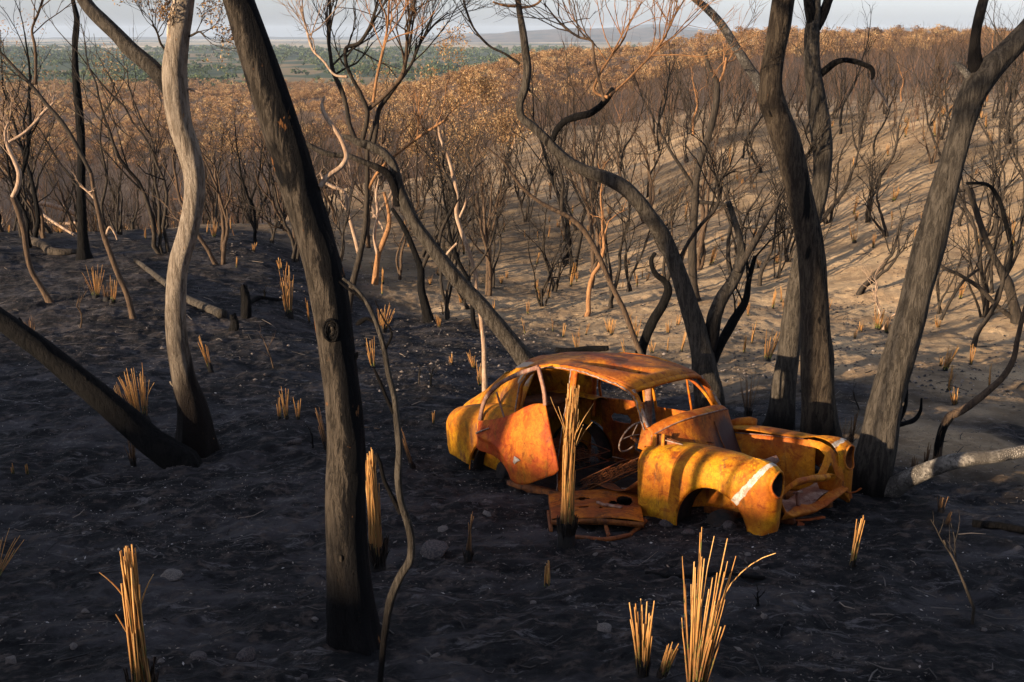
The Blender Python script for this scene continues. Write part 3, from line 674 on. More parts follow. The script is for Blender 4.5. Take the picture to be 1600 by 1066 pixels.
make_tree('elbow_tree', 'many stemmed gum behind the car roof whose main stem arches up left to the sky', 'tree',
    [(1108,618,46),(1102,585,40),(1098,555,36),(1088,515,32),(1076,475,30),(1064,438,28),(1050,400,27),(1035,368,26),(1018,343,26),(1000,318,25),(975,293,24),(945,277,22),(915,267,20),(893,256,19),(870,236,17),(848,212,15),(830,196,14),(815,183,13),(812,165,13),(820,140,14),(824,110,14),(821,80,13),(817,50,12),(812,20,10),(808,-10,9),(800,-50,7)], 'bark_grey',
    [dict(p=[(862,222,9),(870,203,10),(882,190,11),(900,183,12),(920,178,12),(938,166,11),(950,152,11),(958,138,8)], mat='charcoal', dy=-.2, label='charcoal black crooked arm'),
     dict(p=[(952,150,5),(975,130,4),(1000,105,4),(1025,78,4),(1045,45,3),(1060,10,3)], mat='twig_orange', tw=(16,.8,3), dy=.3, y=9.6),
     dict(p=[(950,152,6),(938,149,5),(929,143,5),(935,120,5),(955,88,4),(975,60,3),(985,30,2)], mat='twig_orange', tw=(10,.6,2), dy=.2, y=9.5),
     dict(p=[(944,158,6),(938,135,5),(931,108,5),(927,80,5),(926,66,4),(905,58,4),(885,45,4),(870,30,3),(850,5,2)], mat='twig_brown', tw=(12,.55,2), dy=.2, y=9.5),
     dict(p=[(1100,570,26),(1110,530,26),(1118,490,24),(1128,465,23),(1145,440,20),(1156,415,18),(1158,395,15),(1155,370,12),(1148,345,10),(1138,315,9)], mat='bark_grey', seg=16, dy=.2),
     dict(p=[(1152,425,12),(1172,390,11),(1190,360,9),(1208,330,8),(1230,290,6),(1262,240,5),(1290,210,4)], mat='twig_dark', tw=(8,.6,2), dy=.4),
     dict(p=[(1104,588,22),(1116,560,16),(1130,530,16),(1150,495,15),(1165,470,12),(1170,440,9),(1180,400,7)], mat='charcoal', dy=.5, tw=(5,.6,2)),
     dict(p=[(1060,410,7),(1072,385,6),(1095,352,6),(1118,325,6),(1126,300,5),(1128,280,4),(1150,265,3)], mat='twig_dark', tw=(8,.6,2), dy=-.2),
     dict(p=[(822,135,5),(845,160,2)], mat='twig_dark'),
     dict(p=[(812,100,5),(790,85,4),(765,72,4),(748,55,4),(735,35,3),(728,15,3),(722,-5,2)], mat='twig_dark', dy=-.2, tw=(5,.5,1)),
     dict(p=[(813,12,5),(830,10,4),(842,4,4),(850,-8,3)], mat='twig_orange'), dict(p=[(806,10,5),(785,8,4),(770,3,3)], mat='twig_orange')],
    y=10.9, seg=26, seed=61, amp=.1, flare=.2)
make_tree('thin_arching_stem', 'thin brown stem rising behind the car roof and arching over to the upper left', 'sapling',
    [(1012,575,10),(1003,556,9),(990,525,9),(975,485,9),(955,445,9),(940,410,9),(925,380,9),(905,352,9),(882,335,8),(860,325,7),(838,312,6),(820,297,6),(805,280,5),(788,255,4),(760,230,3)], 'twig_brown',
    [dict(p=[(878,333,7),(878,310,6),(880,290,5),(870,250,4),(860,220,3)], mat='twig_dark', tw=(7,.6,2))], y=11.6, seg=10, seed=62, flare=.1)
make_tree('looped_sapling', 'leaning black stem behind the car roof ending in a loop', 'sapling',
    [(1000,565,20),(1003,545,17),(1012,520,16),(1022,498,16),(1036,475,15),(1044,452,14),(1040,440,11),(1028,432,9),(1020,420,8),(1018,405,7),(1024,395,6)], 'charcoal',
    [dict(p=[(1040,445,9),(1046,425,7),(1040,400,7),(1032,380,6),(1028,350,4)], mat='twig_dark', tw=(4,.6,2))], y=12.6, seg=14, seed=63, amp=.13, flare=.15)
make_tree('burnt_sapling', 'straight black stem rising between the arching gum and the grey twin trunks', 'sapling',
    [(1086,470,15),(1083,440,14),(1082,400,14),(1083,360,13),(1086,320,13),(1087,290,12),(1093,258,11),(1103,225,12),(1113,190,12),(1120,150,11),(1120,130,9),(1110,110,7),(1102,82,4)], 'twig_dark',
    [dict(p=[(1087,300,7),(1070,270,6),(1050,240,5),(1030,205,4)], mat='twig_dark', tw=(7,.8,2)), dict(p=[(1119,135,5),(1130,115,4),(1135,90,3)], mat='twig_orange', tw=(5,.6,2)),
     dict(p=[(1085,315,6),(1115,318,6),(1140,322,5),(1160,335,4)], mat='twig_dark', tw=(4,.6,2))], seg=14, seed=64, amp=.12)
make_tree('grey_forked_tree', 'grey forked trunk behind the thick brown trunk, with a burnt hooked arm on its right', 'tree',
    [(1212,690,46),(1220,650,42),(1225,600,38),(1232,550,36),(1238,500,34),(1244,450,30),(1255,400,28),(1268,350,28),(1279,310,28),(1285,270,29),(1286,235,32),(1282,200,34),(1276,160,31),(1271,120,28),(1268,80,25),(1269,45,24),(1272,25,20),(1275,0,15),(1280,-40,14),(1284,-90,11)], 'bark_grey',
    [dict(p=[(1270,50,14),(1266,20,18),(1262,-5,16),(1258,-50,14),(1252,-100,10)], mat='bark_dark', dy=-.1), dict(p=[(1276,45,14),(1286,22,16),(1294,0,15),(1305,-30,14),(1325,-80,10)], mat='bark_dark', dy=.1),
     dict(p=[(1280,118,12),(1292,108,12),(1305,98,11),(1320,94,9),(1335,96,9),(1350,101,8),(1362,108,8),(1364,118,7),(1362,124,4)], mat='charcoal', dy=-.3, label='burnt black hooked arm'),
     dict(p=[(1362,124,4),(1372,140,4),(1382,155,4),(1388,170,3)], mat='twig_pale', dy=.0)],
    y=11.3, seg=26, seed=71, amp=.09, flare=.12)
make_tree('brown_forked_tree', 'thick brown trunk right of the car bonnet with a cracked arm reaching up left', 'tree',
    [(1284,690,62),(1282,660,56),(1279,620,52),(1277,570,51),(1275,520,48),(1272,470,45),(1269,420,44),(1264,375,43),(1256,335,43),(1246,290,44),(1236,245,46),(1226,210,46),(1213,175,44),(1204,145,44),(1206,110,38),(1212,75,36),(1219,35,38),(1224,0,38),(1230,-50,36),(1240,-120,32)], 'bark_brown',
    [dict(p=[(1206,160,26),(1192,138,24),(1180,120,17),(1165,98,16),(1150,75,15),(1136,52,14),(1122,32,14),(1105,14,13),(1085,-2,11),(1060,-30,10)], mat='bark_cracked', dy=.15, seg=18, label='arm with grey cracked bark')],
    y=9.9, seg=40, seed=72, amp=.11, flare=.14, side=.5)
make_tree('leaning_tree', 'thick grey tree leaning right beyond the car headlamps, forked near the top', 'tree',
    [(1350,800,66),(1356,765,60),(1364,725,60),(1372,690,58),(1380,650,55),(1389,610,52),(1400,570,51),(1412,530,50),(1424,490,48),(1434,450,47),(1443,415,50),(1453,380,50),(1463,345,46),(1472,310,44),(1482,275,41),(1492,240,38),(1501,205,37),(1511,170,40),(1522,140,44),(1540,115,44),(1562,92,38),(1588,66,36),(1612,38,34),(1645,-5,30),(1690,-60,26)], 'bark_grey',
    [dict(p=[(1528,125,28),(1524,98,24),(1523,70,18),(1526,45,17),(1532,18,17),(1538,-5,15),(1545,-50,12)], dy=.1, seg=16),
     dict(p=[(1520,128,13),(1508,112,11),(1498,102,9),(1488,98,4)], mat='bark_cracked'),
     dict(p=[(1356,796,46),(1385,772,38),(1408,755,33),(1432,742,30),(1455,733,28),(1480,724,26),(1515,717,24),(1550,714,22),(1585,708,21),(1620,702,20),(1680,690,17)], mat='bark_cracked', seg=20, dy=-1.1, label='low cracked grey limb sweeping right'),
     dict(p=[(1385,690,10),(1400,665,10),(1412,662,8),(1430,655,8),(1437,645,6),(1440,622,3)], mat='charcoal', dy=.2),
     dict(p=[(1400,665,9),(1412,640,9),(1415,600,9),(1418,575,6)], mat='charcoal', dy=.3)],
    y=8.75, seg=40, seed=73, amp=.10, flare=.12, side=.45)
make_tree('bent_stem', 'thin stem right of the big leaning tree, black at the foot and bending right', 'sapling',
    [(1464,722,13),(1467,695,13),(1474,668,13),(1485,650,14),(1500,643,13),(1520,630,12),(1545,610,11),(1568,588,10),(1582,565,9),(1590,530,8),(1598,495,7),(1610,450,6)], 'twig_brown', [dict(p=[(1464,722,13.5),(1467,695,13.5),(1474,668,13.5),(1485,650,14.4)], mat='charcoal')], seg=14, seed=74, amp=.1)
make_tree('twisted_sapling', 'twisted dark stem at the far right edge beyond the leaning tree', 'sapling',
    [(1590,505,18),(1582,470,16),(1574,440,15),(1560,415,11),(1545,385,10),(1532,350,10),(1522,320,9),(1510,290,8)], 'twig_dark',
    [dict(p=[(1572,430,8),(1580,390,8),(1572,350,8),(1562,315,7),(1545,290,6),(1510,286,5)], mat='charcoal', tw=(4,.6,2)), dict(p=[(1586,500,8),(1560,480,8),(1530,450,7),(1500,430,6),(1470,415,5),(1462,405,4)], mat='twig_dark'),
     dict(p=[(1470,500,6),(1485,470,5),(1505,440,5),(1530,420,4)], mat='twig_dark', tw=(4,.5,2))], seg=14, seed=75, amp=.12)
make_tree('overhanging_branch', 'bare twig hanging into the top left corner', 'branch', [(-60,60,6),(-10,20,5),(10,14,5),(25,8,4),(30,-10,4),(20,-40,4)], 'twig_dark', [dict(p=[(5,14,3),(12,-5,3)], tw=(6,.5,2), ts=.1)], y=6, sink=0, seg=7, seed=77) if False else None

# trees standing left of the picture: only their shadows are seen
def off_tree(x, y, h, r, seed, lean=(0, 0)):
    rng = np.random.default_rng(seed); z = hz(x, y)
    root = empty('burnt_tree', (x, y, z)); tag(root, 'burnt gum standing on the slope outside the left of the picture', 'tree', 'trees outside the picture that shade it')
    n = 26; t = np.linspace(0, 1, n); P = np.stack([lean[0] * t + .05 * np.sin(t * 5 + seed) - .05 * math.sin(seed), lean[1] * t + .05 * np.cos(t * 4 + seed) - .05 * math.cos(seed), -.15 + h * t], 1)
    mb = MB(); tube(mb, P, r * (1 - .7 * t), seg=18, amp=.1, seed=seed); mb.build('trunk', M['bark_dark'], root)
    for k in range(5):
        j = int(n * (.4 + .12 * k)); b = MB(); a = rng.random() * 6.28
        grow(b, P[j], [math.cos(a), math.sin(a), .9], h * .32, r * .45, 3, rng, up=.2); b.build('branch', M['bark_dark'], root)
for (tx, ty, t, h, r, sd) in ((1.52, 7.70, 8.5, 9, .052, 5), (1.78, 7.52, 7.5, 10, .022, 6), (.9, 9.9, 15, 7, .05, 8), (9.0, 14.0, 22, 9, .15, 9), (8.2, 15.8, 26, 9, .14, 14), (11.2, 17.2, 29, 10, .17, 15), (7.0, 12.5, 19, 8, .12, 10), (13.5, 19, 30, 9, .15, 12)):
    off_tree(tx + LH[0] * t, ty + LH[1] * t, h, r, sd)

# ------------------------------------------------------------------ the burnt-out car
CR = np.array([[0.71776479,0.69623991,-0.00798017],[-0.68381098,0.70701878,0.1803524],[0.13121067,-0.12399368,0.98356969]]); CT = np.array([1.30475572,8.97099125,-4.33047259])
car = empty('burnt_out_car'); 
mw = Matrix([[*CR[0], CT[0]], [*CR[1], CT[1]], [*CR[2], CT[2]], [0, 0, 0, 1]]); car.matrix_world = mw
tag(car, 'rusted orange shell of an old saloon car without bonnet, glass or wheels among burnt trees', 'car')
def cpt(u, v, Y):                       # pick -> car (x, z) on the plane y = Y
    d = CR.T @ ray(u, v); o = CR.T @ (-CT); t = (Y - o[1]) / d[1]; return o + t * d
def kint(keys, s):
    ks = [k[0] for k in keys]; return np.array([np.interp(s, ks, [k[j] for k in keys]) for j in range(1, len(keys[0]))])
def kint_s(keys):
    K = np.array(keys, float); s = np.linspace(0, 1, 201)
    # smooth interpolation of the key rows
    m = np.gradient(K[:, 1:], K[:, 0], axis=0)
    def f(x):
        i = int(np.clip(np.searchsorted(K[:, 0], x, 'right') - 1, 0, len(K) - 2)); h = K[i + 1, 0] - K[i, 0]; q = (x - K[i, 0]) / h
        return (2*q**3-3*q**2+1)*K[i,1:]+(q**3-2*q**2+q)*h*m[i]+(-2*q**3+3*q**2)*K[i+1,1:]+(q**3-q**2)*h*m[i+1]
    return f
def dent(V, seed, a=.006, sc=3.5):
    V = V.copy(); V[:, 1] += a * fbm(V[:, 0] * sc, V[:, 1] * sc, V[:, 2] * sc, seed, 3); V[:, 0] += a * .5 * fbm(V[:, 0] * sc, V[:, 1] * sc, V[:, 2] * sc, seed + 9, 3)
    V[:, 2] += a * .7 * fbm(V[:, 0] * sc, V[:, 1] * sc, V[:, 2] * sc, seed + 19, 3); return V
# rows: s, outer x, outer y, spine x, spine y, z top, z shoulder, z bottom
FK = [(0, .50, .765, .50, .50, .625, .46, -.07), (.22, .95, .79, .93, .52, .665, .46, -.05), (.45, 1.38, .785, 1.33, .54, .66, .45, 0), (.60, 1.60, .765, 1.46, .55, .655, .46, .10),
      (.70, 1.73, .762, 1.55, .58, .655, .50, .075), (.79, 1.80, .727, 1.60, .60, .66, .545, .065), (.87, 1.835, .665, 1.63, .61, .665, .575, .10), (.94, 1.82, .57, 1.62, .585, .66, .56, .19), (1, 1.78, .49, 1.56, .54, .65, .50, .32)]
RK = [(0, -1.0, .745, -1.0, .54, .72, .50, .0), (.3, -1.4, .77, -1.4, .53, .75, .52, .04), (.5, -1.75, .77, -1.68, .52, .72, .50, .12), (.65, -1.98, .745, -1.82, .51, .69, .47, .15),
      (.78, -2.13, .69, -1.9, .50, .665, .44, .16), (.88, -2.20, .62, -1.93, .49, .655, .43, .18), (1, -2.22, .48, -1.95, .47, .64, .42, .22)]
def fender(keys, sgn, arch, mat, name, seed, hole=None):
    fk = kint_s(keys)
    def fn(s, t):
        ox, oy, px, py, zt, zs, zb = fk(s)
        if t < .5:
            q = t / .5; z = zb + (zs - zb) * q; bul = 1 - .035 * (1 - q) ** 1.5
            x, y = px + (ox - px) * (bul if s > .5 else 1), py + (oy - py) * (1 - .09 * (1 - q) ** 2 * (1 if s > .55 else .45))
            x = px + (ox - px) * (1 - .10 * (1 - q) ** 2 * (1 if s > .6 else 0))
        else:
            a = (t - .5) / .5 * math.pi / 2 * (1.26 if s < .7 else 1.26 - .5 * (s - .7)); z = zs + (zt + .022 - zs) * math.sin(a) ** .9; c = math.copysign(abs(math.cos(a)) ** .85, math.cos(a))
            x = px + (ox - px) * c; y = py + (oy - py) * c
        return [x, y, z]
    V, Fc = grid(fn, 110, 56)
    cx, cz, rx, rz_ = arch
    V, Fc = cut(V, Fc, lambda W: W[:, 1] > .66, (cx, cz), (0, 2), (rx, rz_), .05)
    if hole: V, Fc = cut(V, Fc, lambda W: W[:, 0] > hole[3], (hole[0], hole[1]), (1, 2), (hole[2], hole[2] * 1.20), .12)
    V = dent(V, seed); V[:, 1] *= sgn
    mb = MB(); mb.add(V, Fc if sgn > 0 else [q[::-1] for q in Fc]); o = mb.build(name, M[mat], car, solid=.005)
    return o, fn
def rim_path(cx, cz, rx, rz_, y, a0, a1, n=40): 
    a = np.linspace(a0, a1, n); return np.stack([cx + rx * np.cos(a), y + 0 * a, cz + rz_ * np.sin(a)], 1)
ARF = (1.265, .03, .345, .385); ARR = (-1.34, .06, .37, .37)
for sg in (-1, 1):
    o, fn = fender(FK, sg, ARF, 'rust_fender', 'front_fender', 3 + sg, hole=(.637, .512, .090, 1.66))
    mb = MB(); P = rim_path(*ARF, .772 * sg, .75, math.pi + .1); tube(mb, P, .008, seg=6, cap=True); mb.build('arch_lip', M['rust'], o)
    # headlamp ring and bucket
    mb = MB(); a = np.linspace(0, 2 * math.pi, 41)
    SS = np.array([fn(.68 + .32 * i / 90, .2 + .62 * j / 60) for i in range(91) for j in range(61)]); SS = SS[SS[:, 0] > 1.62]
    yz = np.column_stack([.637 + .090 * np.cos(a[:-1]), .512 + .108 * np.sin(a[:-1])]); xs = []
    for q in yz:
        dd = np.hypot(SS[:, 1] - q[0], SS[:, 2] - q[1]); k4 = np.argsort(dd)[:4]; w4 = 1 / (dd[k4] + 1e-3); xs.append((SS[k4, 0] * w4).sum() / w4.sum())
    xs = np.array(xs); xs = (np.roll(xs, 1) + 2 * xs + np.roll(xs, -1) + np.roll(xs, 2) + np.roll(xs, -2)) / 6
    RP = np.column_stack([xs + .003, yz[:, 0] * sg, yz[:, 1]]); P = np.vstack([RP, RP[:1]])
    tube(mb, P, .0095, seg=8, cap=False, amp=.15); mb.build('headlamp_ring', M['rust'], car)
    cc_ = np.array([xs.mean() - .13, .637 * sg, .512]); mb = MB(); g = []; f_ = []; nn4 = len(RP)
    for i in range(6):
        q = i / 5; g.append(RP * (1 - .5 * q * q) + (cc_ * .5 * q * q) + [-.13 * q * 1.0 * (1 - .5 * q * q), 0, 0])
    for i in range(5): f_ += [(i * nn4 + j, i * nn4 + (j + 1) % nn4, (i + 1) * nn4 + (j + 1) % nn4, (i + 1) * nn4 + j) for j in range(nn4)]
    f_.append(tuple(5 * nn4 + j for j in range(nn4)))
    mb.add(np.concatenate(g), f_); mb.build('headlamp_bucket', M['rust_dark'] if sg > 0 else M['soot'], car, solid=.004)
    # inner wing
    mb = MB(); g, f_ = grid(lambda s, t: [.62 + .95 * s, sg * (.415 - .04 * math.sin(t * 3) * (1 - s) + .06 * s), (.62 + .03 * s) * (1 - t) + (.12 + .04 * s) * t], 30, 16)
    g = dent(g, 40 + sg, .014, 3); mb.add(g, f_); ow = mb.build('inner_wing', M['rust'], car, solid=.004)
    mb = MB(); tube(mb, [[.62, sg * .41, .615], [1.1, sg * .44, .642], [1.45, sg * .465, .655]], .006, seg=6); mb.build('wing_flange', M['rust_mauve'], ow)
    o, fn = fender(RK, sg, ARR, 'rust_rear', 'rear_fender', 13 + sg)
    mb = MB(); P = rim_path(*ARR, .752 * sg, .0, math.pi); tube(mb, P, .008, seg=6); mb.build('arch_lip', M['rust'], o)
    # brake drum and stub inside each arch
    for ax, zz in ((1.25, .03), (-1.33, .05)):
        mb = MB(); P = [[ax, sg * .50, zz], [ax, sg * .52, zz], [ax, sg * .60, zz], [ax, sg * .605, zz], [ax, sg * .66, zz]]
        tube(mb, P, [.13, .14, .14, .05, .045], seg=24); dr = mb.build('brake_drum', M['soot'], car)
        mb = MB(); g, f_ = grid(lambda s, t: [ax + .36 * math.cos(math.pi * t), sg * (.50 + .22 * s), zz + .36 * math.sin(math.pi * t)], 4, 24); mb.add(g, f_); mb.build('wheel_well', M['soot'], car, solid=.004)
# rear shell, fastback tail
SK = [(0, -1.08, .60, 1.262, .05), (.14, -1.28, .60, 1.232, .05), (.26, -1.45, .585, 1.165, .06), (.42, -1.66, .565, 1.06, .08), (.56, -1.86, .555, .90, .1), (.70, -2.05, .535, .78, .12), (.84, -2.24, .50, .66, .14), (.94, -2.38, .45, .50, .17), (1, -2.43, .38, .30, .2)]
sk = kint_s(SK)
def shell(s, t):
    x, w, zt, zb = sk(s); a = math.pi * t; ca, sa = math.cos(a), math.sin(a)
    y = w * math.copysign(abs(ca) ** .62, ca); z = zb + (zt - zb) * max(sa, 0) ** .62
    tum = max(0, z - .75) * .16; y *= (1 - tum * (1 - s)); 
    xo = x - (.10 * (1 - min(1, max(0, (z - .5) / .5)))) * (1 - s) ** 3 * 1.0
    # the door opening sweeps forward under the roof rail
    xo += .0
    return [xo, y, z]
V, Fc = grid(shell, 70, 90)
def win(W): return (np.abs(W[:, 1]) < .43) & (W[:, 2] > .85)
V, Fc = cut(V, Fc, win, (-1.53, 0), (0, 1), (.15, .37), .07)
V = dent(V, 23, .008, 3); mb = MB(); mb.add(V, Fc); sh = mb.build('rear_body', M['rust_rear'], car, solid=.006)
# inside of the tail: parcel shelf, bulkhead behind the seats
mb = MB(); box(mb, (-1.42, 0, .74), (.42, 1.04, .012)); box(mb, (-1.22, 0, .73), (.03, 1.06, .05)); mb.build('parcel_shelf', M['rust_dark'], car)
mb = MB(); g, f_ = grid(lambda s, t: [-1.30 - .06 * math.sin(t * math.pi), -.52 + 1.04 * s, .10 + .58 * t], 16, 8); g = dent(g, 8, .02, 3)
g, f_ = cut(g, f_, lambda W: W[:, 0] < 0, (.2, .42), (1, 2), (.2, .13), .2); mb.add(g, f_); mb.build('seat_bulkhead', M['rust_dark'], car, solid=.005)
# roof
RO = [(0, -1.22, .555, 1.245, 1.165), (.2, -.92, .565, 1.262, 1.222), (.45, -.45, .565, 1.275, 1.248), (.7, -.02, .555, 1.262, 1.195), (.88, .22, .54, 1.235, 1.135), (.96, .33, .525, 1.215, 1.105), (1, .37, .515, 1.185, 1.095)]
ro = kint_s(RO)
def roof(s, t):
    x, w, zc, zr_ = ro(s); u = 2 * t - 1; y = w * u; z = zc - (zc - zr_) * abs(u) ** 3.2
    tr = math.exp(-((y + .34 - .16 * s) / .095) ** 2) * max(0, math.sin(min(1, max(0, (s - .33) / .6)) * math.pi)); z -= .11 * tr
    z -= .03 * math.exp(-((x + .2) / .3) ** 2) * math.exp(-((y - .1) / .25) ** 2)
    if s > .9: x = x - .10 * abs(u) ** 2.5 * (s - .9) / .1
    return [x, y, z]
V, Fc = grid(roof, 90, 70)
# rusted-through gaps along the trough
gap = fbm(V[:, 0] * 9, V[:, 1] * 16, 0, 91, 3)
tr = np.exp(-((V[:, 1] + .34 - .16 * (V[:, 0] + 1.24) / 1.6) / .075) ** 2) * sst(V[:, 0], -.62, -.4) * (1 - sst(V[:, 0], .0, .2))
bad = (gap + tr * 1.75 > 1.12)
Fc = [q for q in Fc if not all(bad[i] for i in q)]
V = dent(V, 33, .010, 3); V[:, 2] += .022 * (np.abs(fbm(V[:, 0] * 2.2, V[:, 1] * 3.5, 0, 37, 2)) - .3) * (1 - np.abs(V[:, 1]) / .6); mb = MB(); mb.add(V, Fc); rf = mb.build('roof', M['rust_roof'], car, solid=.005)
def strip(mb, P, w, th, nrm=(0, 1, 0), amp=.0, seed=0):
    """flat bar: width along the in-plane normal, thickness along nrm"""
    P = np.array(P, float); P = catmull(P, max(6, len(P) * 6)) if len(P) > 2 else catmull(P, 8)
    T = np.gradient(P, axis=0); T /= np.linalg.norm(T, axis=1)[:, None]; N = np.array(nrm, float); B = np.cross(T, N); B /= np.linalg.norm(B, axis=1)[:, None]
    N2 = np.cross(B, T); ww = w / 2 * (1 + amp * fbm(np.arange(len(P)) * .7, 0, 0, seed, 2))[:, None] if amp else w / 2
    V = np.stack([P + B * ww + N2 * th / 2, P + B * ww - N2 * th / 2, P - B * ww - N2 * th / 2, P - B * ww + N2 * th / 2], 1); n = len(P)
    Fc = [(i * 4 + j, i * 4 + (j + 1) % 4, (i + 1) * 4 + (j + 1) % 4, (i + 1) * 4 + j) for i in range(n - 1) for j in range(4)] + [(3, 2, 1, 0), tuple((n - 1) * 4 + j for j in range(4))]
    mb.add(V.reshape(-1, 3), Fc); return mb
for sg in (-1, 1):
    rail = [[-1.17, sg * .635, .50], [-1.15, sg * .62, .70], [-1.13, sg * .60, .86], [-1.10, sg * .59, 1.02], [-1.0, sg * .57, 1.14], [-.85, sg * .565, 1.205], [-.45, sg * .565, 1.235], [-.02, sg * .56, 1.175], [.20, sg * .55, 1.115], [.30, sg * .555, 1.06], [.36, sg * .57, .98], [.42, sg * .595, .86], [.47, sg * .61, .78]]
    mb = MB(); strip(mb, rail, .045, .035, (0, 1, 0), .12, 3); mb.build('roof_rail', M['rust'], car)
    mb = MB(); R2 = catmull(np.array(rail), 80) + np.array([0, sg * .024, -.006]); R2 += .003 * np.random.default_rng(5).normal(0, 1, R2.shape); tube(mb, R2, .0075, seg=5, amp=.5, seed=4); mb.build('door_seal_flange', M['grey_flake'], car)
    mb = MB(); strip(mb, [[.27, sg * .55, 1.10], [.37, sg * .575, .96], [.44, sg * .60, .86], [.48, sg * .61, .79]], .042, .03, (0, 1, 0), .2, 8); mb.build('windscreen_pillar', M['grey_flake'], car)
    mb = MB(); strip(mb, [[-.40, sg * .57, 1.235], [-.41, sg * .615, .95], [-.44, sg * .665, .62], [-.46, sg * .70, .30], [-.46, sg * .71, .04]], .07, .035, (0, 1, 0), .06, 9); bpil = mb.build('door_pillar', M['rust'] if sg < 0 else M['rust_mauve'], car)
    mb = MB(); B2 = catmull(np.array([[-.44, sg * .59, 1.235], [-.45, sg * .635, .95], [-.48, sg * .685, .62], [-.50, sg * .72, .30], [-.50, sg * .73, .04]]), 50); B2 += .002 * np.random.default_rng(6).normal(0, 1, B2.shape); tube(mb, B2, .006, seg=5, amp=.5); mb.build('pillar_flange', M['grey_flake'], bpil)
    mb = MB(); strip(mb, [[-1.15, sg * .73, .0], [-.4, sg * .735, .0], [.50, sg * .74, -.02]], .09, .07, (0, 1, 0), .05, 10); mb.build('sill', M['rust_dark'], car)
    # front door post closing the fender
    mb = MB(); g, f_ = grid(lambda s, t: [.49 - .04 * s + .0 * t, sg * (.75 - .16 * s - .09 * t * t), -.05 + .68 * t + .0 * s], 4, 24); mb.add(dent(g, 3, .006), f_); mb.build('hinge_post', M['rust'], car, solid=.006)
    mb = MB(); g, f_ = grid(lambda s, t: [.42 + .13 * s, sg * (.665 - .06 * t - .03 * s), .60 + .19 * t - .02 * s], 6, 8); mb.add(dent(g, 5, .006), f_); mb.build('cowl_side', M['rust'], car, solid=.006)
# windscreen header
mb = MB(); strip(mb, [[.25, -.54, 1.095], [.35, -.35, 1.14], [.385, 0, 1.165], [.36, .35, 1.14], [.27, .54, 1.095]], .05, .03, (.6, 0, .8), .1, 12); mb.build('windscreen_header', M['rust'], car)
# cowl / scuttle: top panel from the windscreen base forward, then the bulkhead face
def frontx(y): return .85 - .22 * (abs(y) / .62) ** 2.6
def cowl(s, t):
    y = -.62 + 1.24 * t; xf = frontx(y) - .10; xb = .46 - .10 * (1 - (abs(y) / .62) ** 2) * -1.0
    zf = .745 + .155 * (1 - (abs(y) / .62) ** 3.4); zb_ = .775 + .10 * (1 - (abs(y) / .62) ** 2.5)
    x = xb + (xf - xb) * s; z = zb_ + (zf - zb_) * s + .018 * math.sin(s * math.pi) - .03 * s ** 6
    return [x, y, z]
V, Fc = grid(cowl, 26, 60); V = dent(V, 51, .009, 5); mb = MB(); mb.add(V, Fc); ck = mb.build('cowl', M['rust'], car, solid=.006)
mb = MB(); P = np.array([cowl(1, t) for t in np.linspace(0, 1, 50)]) + [0.004, 0, .006]; tube(mb, P, .007, seg=6, amp=.25); mb.build('cowl_flange', M['rust_mauve'], ck)
def bulk(s, t):
    y = -.62 + 1.24 * t; x0, _, z0 = cowl(1, t); sl = .46 * (1 - .2 * (abs(y) / .62) ** 3)
    x = x0 + sl * s ** 1.15 * .75 + .02 * math.sin(s * 9) * 0; z = z0 + (.12 - z0) * s
    x += .03 * math.sin(t * 9) * s * (1 - s) * 4 * .5
    return [x, y * (1 - .05 * s), z]
V, Fc = grid(bulk, 36, 56); V = dent(V, 57, .01, 4); mb = MB(); mb.add(V, Fc); bk = mb.build('bulkhead', M['rust_dark_patch'], car, solid=.006)
mb = MB(); tube(mb, [bulk(.10, .52), bulk(.35, .54), bulk(.7, .58)] + np.array([.012, 0, 0]), .006, seg=6); tube(mb, [bulk(.3, .35), bulk(.33, .43)] + np.array([.014, 0, .0]), .005, seg=6); mb.build('bracket', M['rust_dark'], bk)
mb = MB(); strip(mb, [bulk(.02, .98), bulk(.35, .985), bulk(.7, .98)] + np.array([.01, 0, 0]), .03, .012, (1, 0, 0)); mb.build('bulkhead_edge', M['rust'], bk)
# brackets on the bulkhead sides
mb = MB(); Vt = np.array([[.60, -.60, .74], [.60, -.60, .60], [.84, -.55, .60], [.86, -.545, .655], [.82, -.55, .675]]); mb.add(np.vstack([Vt, Vt + [0, .03, 0]]), [(0, 1, 2, 3, 4), (9, 8, 7, 6, 5)] + [(i, (i + 1) % 5, 5 + (i + 1) % 5, 5 + i) for i in range(5)]); br = mb.build('wing_stay', M['rust_dark'], car, smooth=False, bev=.004)
mb = MB(); tube(mb, [[.68, -.605, .705], [.82, -.555, .68], [.865, -.55, .655], [.85, -.555, .615]], .006, seg=6); mb.build('worn_edge', M['grey_flake'], br)
mb = MB(); strip(mb, [[.58, -.63, .62], [.58, -.625, .75]], .045, .01, (0, 1, 0)); strip(mb, [[.66, -.615, .62], [.66, -.61, .76]], .03, .01, (0, 1, 0)); mb.build('bracket', M['rust'], car)
mb = MB(); tube(mb, [[.62, .50, .67], [.70, .57, .69], [.80, .62, .70], [.86, .635, .695]], [.03, .045, .05, .045], seg=14, amp=.1); mb.build('vent_duct', M['rust'], car)
# tapered wing bracket by the near headlamp
mb = MB(); tube(mb, [[1.50, -.46, .52], [1.58, -.42, .60], [1.66, -.37, .66]], [.03, .045, .028], seg=10, amp=.15); mb.build('bonnet_catch', M['rust_mauve'], car)
